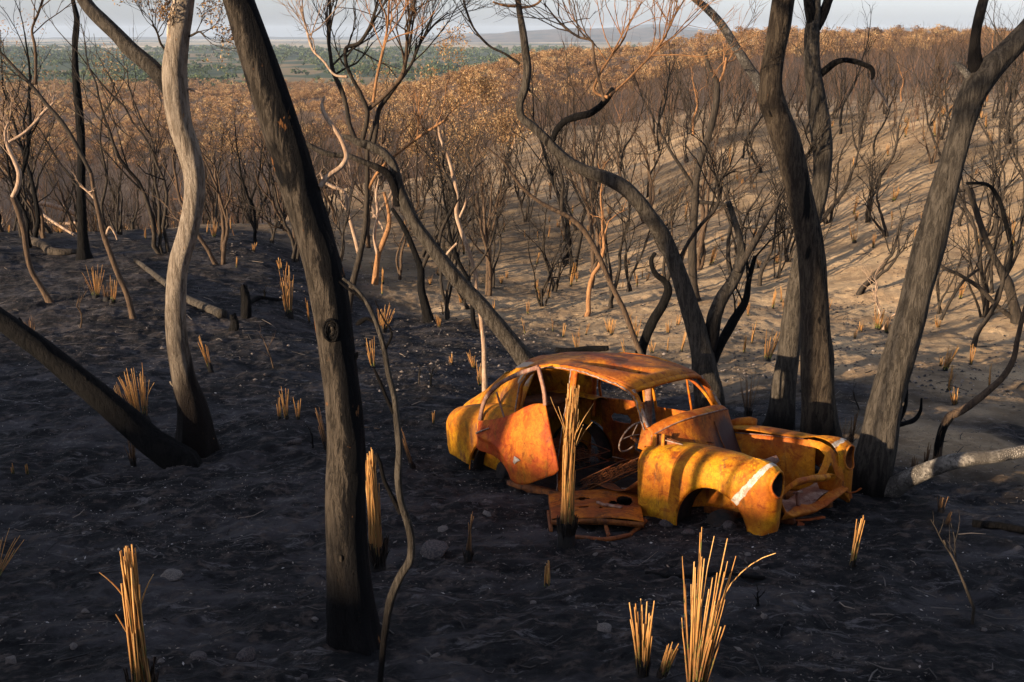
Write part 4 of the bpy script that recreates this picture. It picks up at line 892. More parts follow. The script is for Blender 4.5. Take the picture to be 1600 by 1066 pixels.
# nose: upper bar, diagonal strut, valance, inner box
nose = M['rust']
GA = catmull(np.array([cpt(1219, 768, -.53), cpt(1238, 751, -.42), cpt(1266, 744, -.16), cpt(1294, 741, .14)]), 40); GB2 = catmull(np.array([cpt(1219, 784, -.53), cpt(1241, 765, -.42), cpt(1268, 756, -.16), cpt(1297, 753, .14)]), 40)
V, Fc = grid(lambda s, t: GA[int(round(s * 39))] * (1 - t) + GB2[int(round(s * 39))] * t + np.array([.03 * math.sin(t * math.pi) - .04 * t, 0, 0]), 39, 6); V = dent(V, 66, .010, 7)
mb = MB(); mb.add(V, Fc); mb.build('grille_frame', nose, car, solid=.006)
def mid(a, b, q): return a + (b - a) * q
Tp = np.array([cpt(1218, 775, -.52), cpt(1224, 800, -.48), cpt(1245, 790, -.25), cpt(1270, 786, .0), cpt(1292, 770, .22), cpt(1316, 757, .46)])
Bt = np.array([cpt(1219, 815, -.54), cpt(1232, 812, -.40), cpt(1255, 806, -.2), cpt(1278, 797, .0), cpt(1300, 782, .25), cpt(1322, 764, .50)])
TT = catmull(Tp, 60); BB = catmull(Bt, 60)
V, Fc = grid(lambda s, t: TT[min(59, int(round(s * 59)))] * (1 - t) + BB[min(59, int(round(s * 59)))] * t + np.array([.05 * math.sin(t * math.pi), 0, 0]), 59, 14); V = dent(V, 61, .018, 6)
mb = MB(); mb.add(V, Fc); va = mb.build('front_valance', nose, car, solid=.006)
V, Fc = grid(lambda s, t: TT[min(59, int(round(s * 59)))] + np.array([-.22 * t, 0, .012 * math.sin(s * 20)]), 59, 6); V = dent(V, 62, .014, 6); mb = MB(); mb.add(V, Fc); mb.build('valance_shelf', M['rust_mauve'], va, solid=.005)
Pp = [(1262, 686, .40), (1282, 690, .44), (1298, 699, .47), (1310, 714, .52), (1317, 738, .53), (1321, 763, .53), (1308, 764, .47), (1304, 738, .45), (1298, 722, .41), (1293, 735, .32), (1287, 747, .27), (1276, 745, .24), (1284, 726, .32), (1289, 712, .37), (1280, 702, .40), (1266, 697, .40)]
mb = MB(); Vn = np.array([cpt(*p) for p in Pp]); mb.add(Vn, [(0, 1, 14, 15), (1, 2, 13, 14), (2, 3, 8, 13), (3, 4, 7, 8), (4, 5, 6, 7), (13, 8, 9, 12), (12, 9, 10, 11)]); on = mb.build('headlamp_panel', nose, car, solid=.012, bev=.004)
mb = MB(); a_ = [cpt(1291, 745, .20), cpt(1304, 741, .22), cpt(1319, 752, .46), cpt(1318, 762, .48), cpt(1300, 768, .28)]; Vb = np.array(a_); mb.add(np.vstack([Vb, Vb - [.12, 0, 0]]), [(0, 1, 2, 3, 4), (9, 8, 7, 6, 5)] + [(i, 5 + i, 5 + (i + 1) % 5, (i + 1) % 5) for i in range(5)]); mb.build('nose_box', nose, car, smooth=False, bev=.006)
mb = MB(); strip(mb, [cpt(1248, 790, -.25), cpt(1246, 775, -.25), cpt(1247, 768, -.25)], .035, .02, (1, 0, 0)); strip(mb, [cpt(1240, 771, -.3), cpt(1253, 768, -.2)], .018, .018, (1, 0, 0)); mb.build('bonnet_lock', M['rust_mauve'], car)
mb = MB(); strip(mb, [cpt(1316, 765, .45), cpt(1328, 770, .52), cpt(1338, 768, .56), cpt(1346, 763, .58)], .035, .012, (0, .3, 1), .2, 5); strip(mb, [cpt(1329, 770, .52), cpt(1330, 779, .52)], .03, .01, (1, 0, 0)); mb.build('bumper_bracket', M['rust_bulk'], car)
mb = MB(); strip(mb, [cpt(1236, 813, -.30), cpt(1262, 812, -.18), cpt(1287, 808, -.02)], .045, .015, (0, .2, 1), .2, 6); strip(mb, [cpt(1246, 818, -.28), cpt(1256, 822, -.22)], .045, .012, (1, 0, .2)); mb.build('bumper_bracket', M['rust_bulk'], car)
mb = MB(); strip(mb, [[.95, -.36, .10], [1.8, -.33, .16]], .10, .06, (0, 1, 0), .05, 2); strip(mb, [[.95, .36, .10], [1.8, .33, .16]], .10, .06, (0, 1, 0), .05, 2); strip(mb, [[1.25, -.5, .10], [1.25, .5, .10]], .09, .09, (1, 0, 0), .05, 2); mb.build('chassis_rail', M['rust_dark'], car)
# floor, tunnel, seats' remains
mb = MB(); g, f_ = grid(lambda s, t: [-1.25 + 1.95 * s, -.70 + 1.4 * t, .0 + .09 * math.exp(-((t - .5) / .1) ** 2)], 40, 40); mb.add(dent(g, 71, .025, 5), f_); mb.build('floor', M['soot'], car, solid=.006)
def coil(mb, c, R0, turns, h, wire, rot, seed):
    t = np.linspace(0, 1, int(turns * 12)); a = t * turns * 2 * math.pi; P = np.stack([R0 * (1 - .25 * np.sin(t * math.pi)) * np.cos(a), R0 * (1 - .25 * np.sin(t * math.pi)) * np.sin(a), h * t - h / 2], 1)
    P = P @ np.array(rot).T + c; tube(mb, P, wire, seg=3, cap=False)
rng = np.random.default_rng(4)
for sx, sy, tilt, nx, ny in ((.02, -.40, -.5, 7, 5), (-.75, -.15, .15, 5, 7)):
    mb = MB(); Rm = np.array(Matrix.Rotation(tilt, 3, 'Y'))
    for i in range(nx):
        for j in range(ny):
            p = np.array([(i - nx / 2) * .075, (j - ny / 2) * .08, .10]) ; p = Rm @ p + np.array([sx, sy, .16]) + rng.normal(0, .008, 3)
            coil(mb, p, .030, 4, .10, .0022, Rm @ np.array(Matrix.Rotation(rng.normal(0, .25), 3, 'X')), i * 9 + j)
    fr = np.array([[-.5, -.5], [.5, -.5], [.5, .5], [-.5, .5], [-.5, -.5]]) * [nx * .078, ny * .082]
    for zz in (.05, .16):
        P = np.array([[a, b, zz] for a, b in fr]); P = P @ Rm.T + [sx, sy, .16]
        for q_ in range(4): tube(mb, P[q_:q_ + 2], .006, seg=5)
    mb.build('seat_springs', M['rust_dark'], car)
mb = MB(); g, f_ = grid(lambda s, t: [-.32 + .75 * s, -.62 + .28 * t, .06 + .22 * s * (1 - t) + .05 * math.sin(s * 7)], 18, 8); mb.add(dent(g, 77, .03, 4), f_); mb.build('torn_panel', M['rust_dark'], car, solid=.005)
# steering wheel and column
sc_ = cpt(987, 683, -.36); mb = MB(); a = np.linspace(.3, 5.4, 40); ax1 = np.array([0, 1, 0]); ax2 = unit(np.array([.45, 0, .9]))
tube(mb, sc_ + .165 * (np.cos(a)[:, None] * ax1 + np.sin(a)[:, None] * ax2), .009, seg=6, amp=.2); tube(mb, [sc_ - .16 * ax1, sc_ + .02 * ax2, sc_ + .16 * ax1], .006, seg=5); tube(mb, [sc_, sc_ + .16 * unit(ax2)], .006, seg=5)
stw = mb.build('steering_wheel', M['grey_flake'], car); mb = MB(); tube(mb, [sc_, sc_ + np.array([.55, 0, -.28])], .018, seg=8); mb.build('steering_column', M['rust_dark'], car)
mb = MB(); g, f_ = grid(lambda s, t: [.50, -.58 + 1.16 * s, .80 - .20 * t - .06 * math.sin(s * math.pi * 2) * t], 24, 6); g, f_ = cut(dent(g, 5, .012, 4), f_, lambda W: W[:, 0] > 0, (-.3, .70), (1, 2), (.12, .06), .3); mb.add(g, f_); mb.build('dashboard', M['rust_dark'], car, solid=.006)
# far doors, still closed, seen from inside
def door_panel(name, x0, x1, y, z0, z1, seed, holes, sg=1):
    r = empty(name); r.parent = car
    mb = MB(); g, f_ = grid(lambda s, t: [x0 + (x1 - x0) * s, sg * (y - .06 * t * t + .012 * math.sin(t * math.pi)), z0 + (z1 - z0) * t], 40, 28)
    for (cx, cz, rx, rz_) in holes: g, f_ = cut(g, f_, lambda W: W[:, 2] > -9, (cx, cz), (0, 2), (rx, rz_), .16)
    mb.add(dent(g, seed, .006, 4), f_); mb.build('door_panel', M['rust_bulk'], r, solid=.008)
    return r
d1 = door_panel('front_door', -.38, .46, .745, .03, .70, 81, [(-.05, .56, .12, .045), (.15, .28, .12, .09)])
mb = MB(); strip(mb, [[-.36, .685, .70], [-.36, .62, 1.0], [-.33, .585, 1.17], [-.1, .58, 1.13], [.15, .58, 1.05], [.30, .61, .92], [.40, .66, .74]], .025, .02); mb.build('window_frame', M['rust'], d1)
mb = MB(); strip(mb, [[.10, .675, .70], [.08, .60, 1.06]], .018, .015); mb.build('quarterlight_bar', M['rust'], d1)
d2 = door_panel('rear_door', -1.12, -.48, .745, .05, .72, 83, [(-.85, .50, .14, .05), (-.62, .24, .06, .08)])
mb = MB(); strip(mb, [[-.50, .685, .72], [-.49, .62, 1.0], [-.48, .585, 1.18], [-.75, .58, 1.16], [-.98, .59, 1.04], [-1.08, .63, .88], [-1.10, .68, .72]], .025, .02); mb.build('window_frame', M['rust'], d2)
# near rear door, swung open on its rear hinges
def dpl(u, v):
    # plane of the opened door: y = -.80 - .10 (x + 1.55) + .16 (z - .5)
    d = CR.T @ ray(u, v); o = CR.T @ (-CT); nrm = np.array([.10, 1, -.16]); c0 = -.80 - .155 - .08
    t = (c0 - nrm @ o) / (nrm @ d); return o + t * d
rd = empty('rear_door'); rd.parent = car; rd['label'] = 'rear door hanging open with bent window frame'
low = [(745, 700), (750, 704), (762, 708), (775, 714), (785, 724), (794, 738), (801, 752), (812, 757)]
top = [(748, 658), (758, 657), (775, 655), (790, 651), (806, 644), (822, 636), (838, 631), (852, 631)]
low2 = [(812, 757), (826, 756), (840, 751), (856, 745), (868, 740), (873, 735)]
Lw = catmull(np.array(low + low2[1:], float), 60); ns = 60
Tw = catmull(np.array(top, float), ns)
# the lower outline runs to the front bottom corner; the front edge rises from there to the top corner
edge = catmull(np.array([(873, 735), (870, 715), (862, 680), (857, 655), (852, 631)], float), 20)
def dgrid(s, t):
    i = s * (ns - 1); i0 = int(min(i, ns - 2)); q = i - i0
    a = Lw[i0] * (1 - q) + Lw[i0 + 1] * q; b = Tw[i0] * (1 - q) + Tw[i0 + 1] * q
    p = a * (1 - t) + b * t
    w = s ** 3; ee = edge[0] * 0 + np.array([np.interp(t, np.linspace(0, 1, 20), edge[:, 0]), np.interp(t, np.linspace(0, 1, 20), edge[:, 1])])
    p = p + (ee - (Lw[-1] * (1 - t) + Tw[-1] * t)) * w
    P = dpl(*p); P[1] -= .055 * math.sin(min(1, t) * math.pi) * (math.sin(s * math.pi) ** .5) + .0
    # pressed swage where the wing line runs over the door
    P[1] -= .02 * math.exp(-((t - .55 + .55 * s) / .09) ** 2) * (1 - sst(s, .45, .6))
    return P
V, Fc = grid(dgrid, 59, 30); V = dent(V, 91, .005, 4); mb = MB(); mb.add(V, Fc); mb.build('door_panel', M['rust_door'], rd, solid=.012)
mb = MB(); strip(mb, [dpl(*p) for p in ((750, 657), (753, 640), (758, 625), (768, 611), (782, 599), (800, 589), (822, 580), (841, 574))], .040, .022, (0, 1, 0), .08, 3)
strip(mb, [dpl(*p) for p in ((841, 574), (845, 590), (850, 612), (852, 634))], .036, .022, (0, 1, 0), .06, 4); mb.build('window_frame', M['rust_mauve'], rd)
mb = MB(); strip(mb, [dpl(776, 613), dpl(781, 630), dpl(788, 653)], .016, .012); mb.build('quarterlight_bar', M['rust_mauve'], rd)
mb = MB(); tube(mb, [dpl(*p) + np.array([0, -.045, 0]) for p in ((749, 676), (755, 673), (769, 668))], [.011, .008, .006], seg=8); mb.build('door_handle', M['grey_flake'], rd)
mb = MB(); Vt = np.array([dpl(*p) + np.array([0, -.068, 0]) for p in ((809, 720), (811, 711), (816, 714), (820, 718), (815, 720), (811, 724))]); mb.add(Vt, [tuple(range(6))]); mb.build('paint_remnant', M['white_paint'], rd, solid=.002)
bpy.context.view_layer.update()

# ------------------------------------------------------------------ front door lying in the ash
def gpick(u, v, up): 
    r = ray(u, v); h = hit(u, v); 
    t = (h[2] + up) / r[2]; return r * t
A = [gpick(857, 770, .17), gpick(996, 764, .19), gpick(1006, 812, .15), gpick(862, 808, .13)]
dr0 = empty('fallen_car_door', (A[0] + A[2]) / 2 - [0, 0, .1]); tag(dr0, 'rusty front car door lying flat on the ash below the open cabin', 'car door')
b0 = np.array(dr0.location)
def dl(s, t): 
    P = (A[0] * (1 - s) + A[1] * s) * (1 - t) + (A[3] * (1 - s) + A[2] * s) * t
    P = P + np.array([0, 0, .018 * math.sin(s * 3.1) - .012 * (abs(2 * t - 1) ** 6) - .01 * abs(2 * s - 1) ** 8 - .012 * (math.exp(-((t - .5) / .08) ** 2) if .15 < s < .9 else 0)]); return P - b0
V, Fc = grid(dl, 70, 36)
st = np.array([(i / 70, j / 36) for i in range(71) for j in range(37)])
def cut_st(V, Fc, c, r, pw=2.0):
    d = np.abs((st[:, 0] - c[0]) / r[0]) ** pw + np.abs((st[:, 1] - c[1]) / r[1]) ** pw
    return [q for q in Fc if not all(d[i] < 1 for i in q)]
for c, r in (((.83, .42), (.10, .17)), ((.70, .48), (.06, .08)), ((.36, .36), (.10, .06)), ((.36, .66), (.09, .045)), ((.55, .70), (.03, .04)), ((.9, .75), (.02, .03)), ((.95, .75), (.015, .03)), ((.85, .08), (.02, .03)), ((.92, .10), (.02, .03))): Fc = cut_st(V, Fc, c, r)
V = V + np.array([0, 0, 1]) * (.006 * fbm(V[:, 0] * 5, V[:, 1] * 5, 0, 3, 3))[:, None]
mb = MB(); mb.add(V, Fc); mb.build('door_panel', M['rust_bulk'], dr0, solid=.006)
mb = MB(); ed = np.array([dl(0, 0), dl(.5, 0), dl(1, 0), dl(1, .5), dl(1, 1), dl(.5, 1), dl(0, 1), dl(0, .5), dl(0, 0)])
for i in range(8):
    q = np.array([ed[i], ed[i + 1]]) - [0, 0, .03]; strip(mb, q, .05, .006, np.cross(ed[i + 1] - ed[i], [0, 0, 1]))
mb.build('door_edge', M['rust_dark'], dr0)
mb = MB(); G = lambda u, v, up: gpick(u, v, up) - b0
strip(mb, [G(1010, 812, .10), G(996, 826, .05), G(975, 838, .03), G(945, 843, .02), G(910, 840, .02), G(880, 838, .02)], .035, .025, (0, 0, 1)); strip(mb, [G(945, 816, .09), G(951, 838, .03)], .03, .02, (0, 0, 1)); strip(mb, [G(857, 800, .08), G(861, 830, .02)], .03, .03, (0, 1, .2)); strip(mb, [G(868, 812, .05), G(900, 816, .05), G(1000, 817, .05)], .03, .02, (0, 0, 1))
mb.build('window_frame', M['rust_dark'], dr0)
mb = MB(); strip(mb, [dl(.52, .55) + [0, 0, .02], dl(.60, .72) + [0, 0, .03]], .02, .02, (0, 0, 1)); strip(mb, [dl(.60, .66) + [0, 0, .02], dl(.78, .74) + [0, 0, .02]], .035, .015, (0, 0, 1)); mb.build('window_winder', M['rust_mauve'], dr0)
mb = MB(); strip(mb, [dl(.82, -.01) + [0, 0, .014], dl(.99, .0) + [0, 0, .012]], .02, .006, (0, 0, 1)); mb.build('bare_metal_edge', M['grey_flake'], dr0)

# ------------------------------------------------------------------ burnt saplings: a few dozen shapes, copied one by one
def sapling_mesh(seed, stems, h, mat, curve=.4, tw=3, name='burnt_sapling', seg=5, spread=.35, thick=.03, leafy=0):
    rng = np.random.default_rng(seed); mb = MB(); tips = []
    for s_ in range(stems):
        a = rng.random() * 6.28; n = 15; P = [np.array([math.cos(a), math.sin(a), 0]) * .06 * (stems > 1) + [0, 0, -.08]]
        d = unit(np.array([math.cos(a) * spread * (.4 + rng.random()), math.sin(a) * spread * (.4 + rng.random()), 1]))
        hh = h * (.65 + .45 * rng.random()); 
        for i in range(n):
            d = unit(d + rng.normal(0, curve * .40, 3) + np.array([0, 0, .11])); P.append(P[-1] + d * hh / n)
        P = np.array(P); PP = P[:16]; t = np.linspace(0, 1, 16); r = thick * (.75 + .5 * rng.random()) * (1.12 - .85 * t); r[0] *= 1.25
        tube(mb, PP, r, seg=seg, amp=.12, seed=seed + s_, cap=False)
        nb = 4 + rng.integers(0, 4)
        for q in range(nb):
            j = int(16 * (.3 + .68 * (q + rng.random() * .6) / nb)); j = min(j, 14)
            dd = unit(unit(PP[j + 1] - PP[j]) + rng.normal(0, .62, 3) * [1, 1, .4] + [0, 0, .25])
            grow(mb, PP[j], dd, hh * (.34 - .012 * q) * (.6 + .7 * rng.random()), max(r[j] * .55, .004), tw - 1, rng, up=.28, seg=4, bend=.42, nch=2 if tw > 2 else 3, tips=tips)
        grow(mb, PP[-1], d, hh * .16, max(r[-1], .004), 1, rng, up=.3, seg=3, bend=.4, tips=tips)
    return mb, tips
SP = []
specs = [(1, 3.4, 'twig_dark', .45), (3, 3.2, 'twig_dark', .5), (4, 3.6, 'twig_dark', .45), (2, 2.6, 'twig_dark', .6), (5, 3.0, 'twig_dark', .4), (1, 4.2, 'charcoal', .4), (3, 4.0, 'twig_dark', .55),
         (2, 3.5, 'twig_brown', .5), (1, 2.6, 'twig_brown', .6), (3, 2.8, 'twig_brown', .5), (1, 3.2, 'twig_orange', .6), (2, 3.0, 'twig_pale', .65), (1, 2.3, 'twig_pale', .7), (4, 2.2, 'twig_dark', .6)]
SNAME = {'twig_dark': 'dark', 'charcoal': 'jet black', 'twig_brown': 'brown', 'twig_orange': 'orange barked', 'twig_pale': 'pale peeling'}
WARE = bpy.data.collections.new('tmp')
for i, (ns_, h, mt, cv) in enumerate(specs):
    mb, tips = sapling_mesh(100 + i, ns_, h * 1.12, mt, cv * .8, 3 if ns_ < 3 else 2, thick=.055 if ns_ < 3 else .040, spread=.28)
    o = mb.build('burnt_sapling', M[mt]); col.objects.unlink(o); SP.append((o, ns_, h, mt))
rngS = np.random.default_rng(77)
LAND = [(-14, 28, 'the left edge of the picture'), (-5.3, 26, 'the pale forked gum'), (-3.2, 26, 'the big dark trunk'), (0.2, 25, 'the slanting grey tree'), (3.4, 27, 'the arching many stemmed gum'), (7.2, 27, 'the thick brown trunk'), (10.5, 27, 'the big leaning tree'), (15, 27, 'the right edge of the picture')]
def px_of(p):
    fw = p[1] * cT - p[2] * sT; return 800 + F * p[0] / fw, 533 - F * (p[1] * sT + p[2] * cT) / fw
LU = [(0, 'the left edge'), (128, 'the jet black pole'), (290, 'the pale forked gum'), (470, 'the big dark trunk'), (640, 'the slanting grey tree'), (800, 'the rear of the car'), (960, 'the car roof'), (1075, 'the arching many stemmed gum'), (1260, 'the thick brown trunk'), (1440, 'the big leaning tree'), (1600, 'the right edge')]
def where(p):
    u, v = px_of(p); k = min(range(len(LU)), key=lambda i: abs(LU[i][0] - u)); side = 'left of' if u < LU[k][0] - 12 else ('right of' if u > LU[k][0] + 12 else 'in line with')
    if LU[k][0] == 0: side = 'near'
    if LU[k][0] == 1600: side = 'near'
    d = p[1]; z = 'just beyond' if d < 22 else ('well behind, ' if d < 32 else 'far up the slope, ')
    return (side + ' ' + LU[k][1]), ('at the slope foot' if d < 22 else ('lower slope' if d < 29 else ('middle slope' if d < 38 else ('upper slope' if d < 48 else 'on the crest'))))
pts = []; tries = 0
while len(pts) < 285 and tries < 60000:
    tries += 1
    k = rngS.uniform(-.60, .60); y = math.sqrt(rngS.uniform(15 ** 2, 58 ** 2)); 
    ymin_ = np.interp(k, [-.6, -.3, -.13, 0, .15, .3, .5], [25, 24, 20, 19, 19, 18, 15])
    if y < ymin_: continue
    x = k * y
    dens = .6 + .5 * float(vn(np.array([x / 6]), np.array([y / 6]), 0, 5)[0]) + (.5 if k < -.1 else 0) + (.25 if y > 34 else 0)
    if rngS.random() > dens: continue
    md = .55 + .018 * y
    if any((x - a) ** 2 + (y - b) ** 2 < md * md for a, b in pts): continue
    pts.append((x, y))
first = set()
for n_, (x, y) in enumerate(pts):
    k = x / y
    w = np.array([1.6, 1.2, 1.0, 1.2, .7, 1.3, 1.0, .7, .5, .5, .25, .25, .25, .6]); 
    i = rngS.choice(len(SP), p=w / w.sum()); src, ns_, h, mt = SP[i]
    if i in first: o = src.copy()
    else: o = src; first.add(i)
    col.objects.link(o)
    z = hz(x, y); sc_i = rngS.uniform(.62, 1.42) * (.80 if y > 38 else 1) * (.8 if (y < 22 and k > -.1) else 1) * (.86 if k > .2 and y < 40 else 1)
    o.location = (x, y, z); o.rotation_euler = (rngS.normal(0, .09), rngS.normal(0, .09), rngS.uniform(0, 6.28)); o.scale = (sc_i, sc_i, sc_i * rngS.uniform(.9, 1.15))
    wh, zn = where((x, y, z + 1)); nst = ('single', 'twin', 'three', 'four', 'five')[ns_ - 1]
    tag(o, f"{SNAME[mt]} {nst} stemmed sapling, {zn}, {wh}", 'sapling', 'burnt saplings on the slopes')
    o['_'] = 0; del o['_']

# distant saplings beyond the counted ones
def rot_inst(mb_list, xy, rng, hs, sc, mats):
    pass
def mass(name, label, cat, bases, pos, rng, scale, mat, wood_mat=None):
    Vs = []; Fs = []; Cs = []; off = 0
    for (p, s) in zip(pos, scale):
        V0, F0, C0 = bases[rng.integers(len(bases))]; a = rng.random() * 6.2832; c, s_ = math.cos(a), math.sin(a)
        V = V0 * s; V = np.column_stack([V[:, 0] * c - V[:, 1] * s_, V[:, 0] * s_ + V[:, 1] * c, V[:, 2]]) + p
        Vs.append(V); Fs.append(F0 + off); Cs.append(np.clip(C0 + rng.normal(0, .2), 0, 1)); off += len(V)
    V = np.concatenate(Vs).astype(np.float32); Q = np.concatenate(Fs).astype(np.int32); C = np.concatenate(Cs).astype(np.float32)
    me = bpy.data.meshes.new(name); me.vertices.add(len(V)); me.vertices.foreach_set('co', V.ravel()); me.loops.add(Q.size); me.loops.foreach_set('vertex_index', Q.ravel())
    me.polygons.add(len(Q)); me.polygons.foreach_set('loop_start', np.arange(0, Q.size, 4, dtype=np.int32)); me.update(calc_edges=True)
    at = me.attributes.new('var', 'FLOAT', 'POINT'); at.data.foreach_set('value', C); me.materials.append(mat)
    o = bpy.data.objects.new(name, me); col.objects.link(o); tag(o, label, cat, None, 'stuff'); return o
def stick_base(seed, h, stems, w0, nb):
    """very light bare sapling: crossed tapering strips"""
    rng = np.random.default_rng(seed); Vs = []; Fs = []; n = 0
    def st(P, w):
        nonlocal n
        for ax in ((1, 0, 0), (0, 1, 0)):
            A = np.array(ax); L = [p - A * ww for p, ww in zip(P, w)]; Rr = [p + A * ww for p, ww in zip(P, w)]
            V = np.array([v for pr_ in zip(L, Rr) for v in pr_]); Vs.append(V)
            for i in range(len(P) - 1): Fs.append([n + 2 * i, n + 2 * i + 1, n + 2 * i + 3, n + 2 * i + 2])
            n += len(V)
    for s_ in range(stems):
        d = unit(np.r_[rng.normal(0, .14, 2), 1]); p = np.array([0, 0, -.1.__float__()]); P = [p]
        for i in range(5): d = unit(d + rng.normal(0, .2, 3) + [0, 0, .12]); P.append(P[-1] + d * h * (.8 + .3 * rng.random()) / 5)
        st(P, np.linspace(w0, w0 * .3, 6))
        for q in range(nb):
            j = 1 + rng.integers(0, 5); dd = unit(rng.normal(0, .6, 3) + [0, 0, .9]); L = h * .28 * (.5 + rng.random()); Pb = [P[j], P[j] + dd * L * .5, P[j] + unit(dd + rng.normal(0, .35, 3) + [0, 0, .2]) * L]
            st(Pb, [w0 * .35, w0 * .25, w0 * .12])
            for e in range(2):
                d2 = unit(dd + rng.normal(0, .6, 3) + [0, 0, .3]); st([Pb[1], Pb[1] + d2 * L * .5], [w0 * .18, w0 * .08])
    return np.concatenate(Vs), np.array(Fs), np.full(n, .45)
M['far_twig'] = var_mat('far_twig', [(0, (.025, .02, .017)), (.45, (.07, .05, .037)), (.75, (.17, .095, .055)), (1, (.34, .17, .08))], .9)
rngD = np.random.default_rng(5)
def scatter(n, y0, y1, kmax, fn=None, seed=0, power=2):
    r = np.random.default_rng(seed); y = (r.uniform(y0 ** power, y1 ** power, n)) ** (1 / power); k = r.uniform(-kmax, kmax, n); x = k * y
    if fn is not None:
        m = r.random(n) < fn(x, y, k); x, y = x[m], y[m]
    return np.column_stack([x, y, height(x, y)])
SB = [stick_base(900 + i, 3.9, 1 + i % 2, .027, 5) for i in range(10)]
P1 = scatter(10500, 31, 340, .62, lambda x, y, k: np.where(y < 42, .22, np.where((y < 62) & (k > -.05), .75, .95)) * np.where((y > 100) & (k > .1), .7, 1), 8, 1.2)
mass('distant_saplings', 'mass of bare burnt saplings thinning into the distance beyond the slope', 'saplings', SB, P1, rngD, rngD.uniform(.45, 1.0, len(P1)) * np.interp(P1[:, 1], [55, 240], [.9, 1.7]), M['far_twig'])
def leaf_base(seed, rad, hgt, nq, q, lo, hi, trunk=True, gaps=True):
    rng = np.random.default_rng(seed); nb = 5; cen = rng.normal(0, 1, (nb, 3)); cen /= np.linalg.norm(cen, axis=1)[:, None]; cen = cen * [rad * .62, rad * .62, rad * .42] * rng.uniform(.4, 1, (nb, 1)); cen[:, 2] += hgt
    cb = rng.uniform(0, 1, nb); w = rng.integers(0, nb, nq); P = cen[w] + rng.normal(0, 1, (nq, 3)) * rad * [.19, .19, .12]
    a = rng.normal(0, 1, (nq, 3)); a /= np.linalg.norm(a, axis=1)[:, None]; b = np.cross(a, rng.normal(0, 1, (nq, 3))); b /= np.linalg.norm(b, axis=1)[:, None]
    s = q * rng.uniform(.6, 1.4, (nq, 1)); a = a * s; b = b * s * .6
    V = np.stack([P - a, P + b, P + a, P - b], 1).reshape(-1, 3); Q = (np.arange(nq) * 4)[:, None] + np.arange(4)
    C = np.repeat(lo + (hi - lo) * np.clip(cb[w] * .6 + rng.random(nq) * .4, 0, 1), 4)
    return V, Q, C
OB = [leaf_base(300 + i, 2.4, 3.0, 210, .17, .0, 1) for i in range(10)]
def fo(x, y, k): return np.clip(.42 + .8 * (fbm(x / 60, y / 45, 0, 21, 3) + .3) + .5 * sst(y, 300, 420) + .25 * (k > 0), 0, 1) * (1 - .7 * (1 - sst(y, 235, 290)) * (k < .05)) 
P2 = scatter(11500, 215, 960, .64, fo, 9, 1.15)
mass('scorched_woodland', 'far off woodland of scorched orange brown crowns covering the middle hills', 'woodland', OB, P2, rngD, rngD.uniform(.7, 1.3, len(P2)) * np.interp(P2[:, 1], [170, 900], [.85, 1.7]), M['leaf_rust'])
P2b = scatter(150, 60, 175, .62, lambda x, y, k: np.clip(.25 + .8 * fbm(x / 25, y / 25, 0, 25, 2), 0, 1) * np.where(k < .1, 1, .45), 19, 1.3)
OB2 = [leaf_base(340 + i, 1.3, 2.6, 170, .065, .0, .9) for i in range(8)]
mass('scorched_thicket', 'thicket of small scorched saplings still holding brown leaves, beyond the first slope', 'thicket', OB2, P2b, rngD, rngD.uniform(.7, 1.2, len(P2b)), M['leaf_rust'])
GB = [leaf_base(400 + i, 5.0, 4.6, 55, 1.05, .0, .8) for i in range(10)]
def fg(x, y, k): return np.clip(.5 + .9 * fbm(x / 160, y / 300, 0, 55, 3) * -1 + .1, 0, 1)
P3 = scatter(15000, 860, 3800, .66, fg, 10, 1.1)
mass('green_woodland', 'wide green woodland on the plain beyond the burnt hills', 'woodland', GB, P3, rngD, rngD.uniform(.6, 1.3, len(P3)) * np.interp(P3[:, 1], [900, 3800], [1, 2.4]), M['leaf_green'])

# single trees still carrying scorched leaves
def leafy_tree(name, label, u, v, y, h, seed, dens=26, lf=.05, mat='twig_dark', rad=.30):
    mb, tips = sapling_mesh(seed, 2, h, mat, .4, 3, thick=.04, seg=7)
    p = aty(u, v, y); p[2] = hz(p[0], y); root = empty(name, p); tag(root, label, 'tree')
    mb.build('trunk', M[mat], root); lb = MB(); rng = np.random.default_rng(seed)
    tp = [t[0] for t in tips if t[0][2] > h * .5]; 
    if tp: leaves(lb, tp, rng, dens, lf, rad * .55, .3, 1)
    lb.build('crown', M['leaf_rust'], root); return root
leafy_tree('scorched_tree', 'small tree with a rounded crown of golden brown leaves above the rear of the car', 768, 300, 38, 5.2, 501, 80, .048)
leafy_tree('scorched_tree', 'small tree with sparse orange leaves behind the upper branches of the slanting grey tree', 655, 300, 40, 5.0, 502, 42, .042)
leafy_tree('scorched_tree', 'small tree with dark red brown leaves between the black pole and the pale gum', 165, 330, 30, 5.8, 503, 22, .034)
leafy_tree('scorched_tree', 'low tree with rusty leaves left of the thin arching stem', 715, 330, 33, 3.6, 504, 34, .04)
leafy_tree('scorched_tree', 'tall thin tree with dull brown leaves at the left edge', 50, 340, 30, 4.6, 505, 14, .034)
leafy_tree('scorched_tree', 'small tree holding brown leaves just right of the pale forked gum', 345, 340, 33, 4.6, 506, 18, .034)

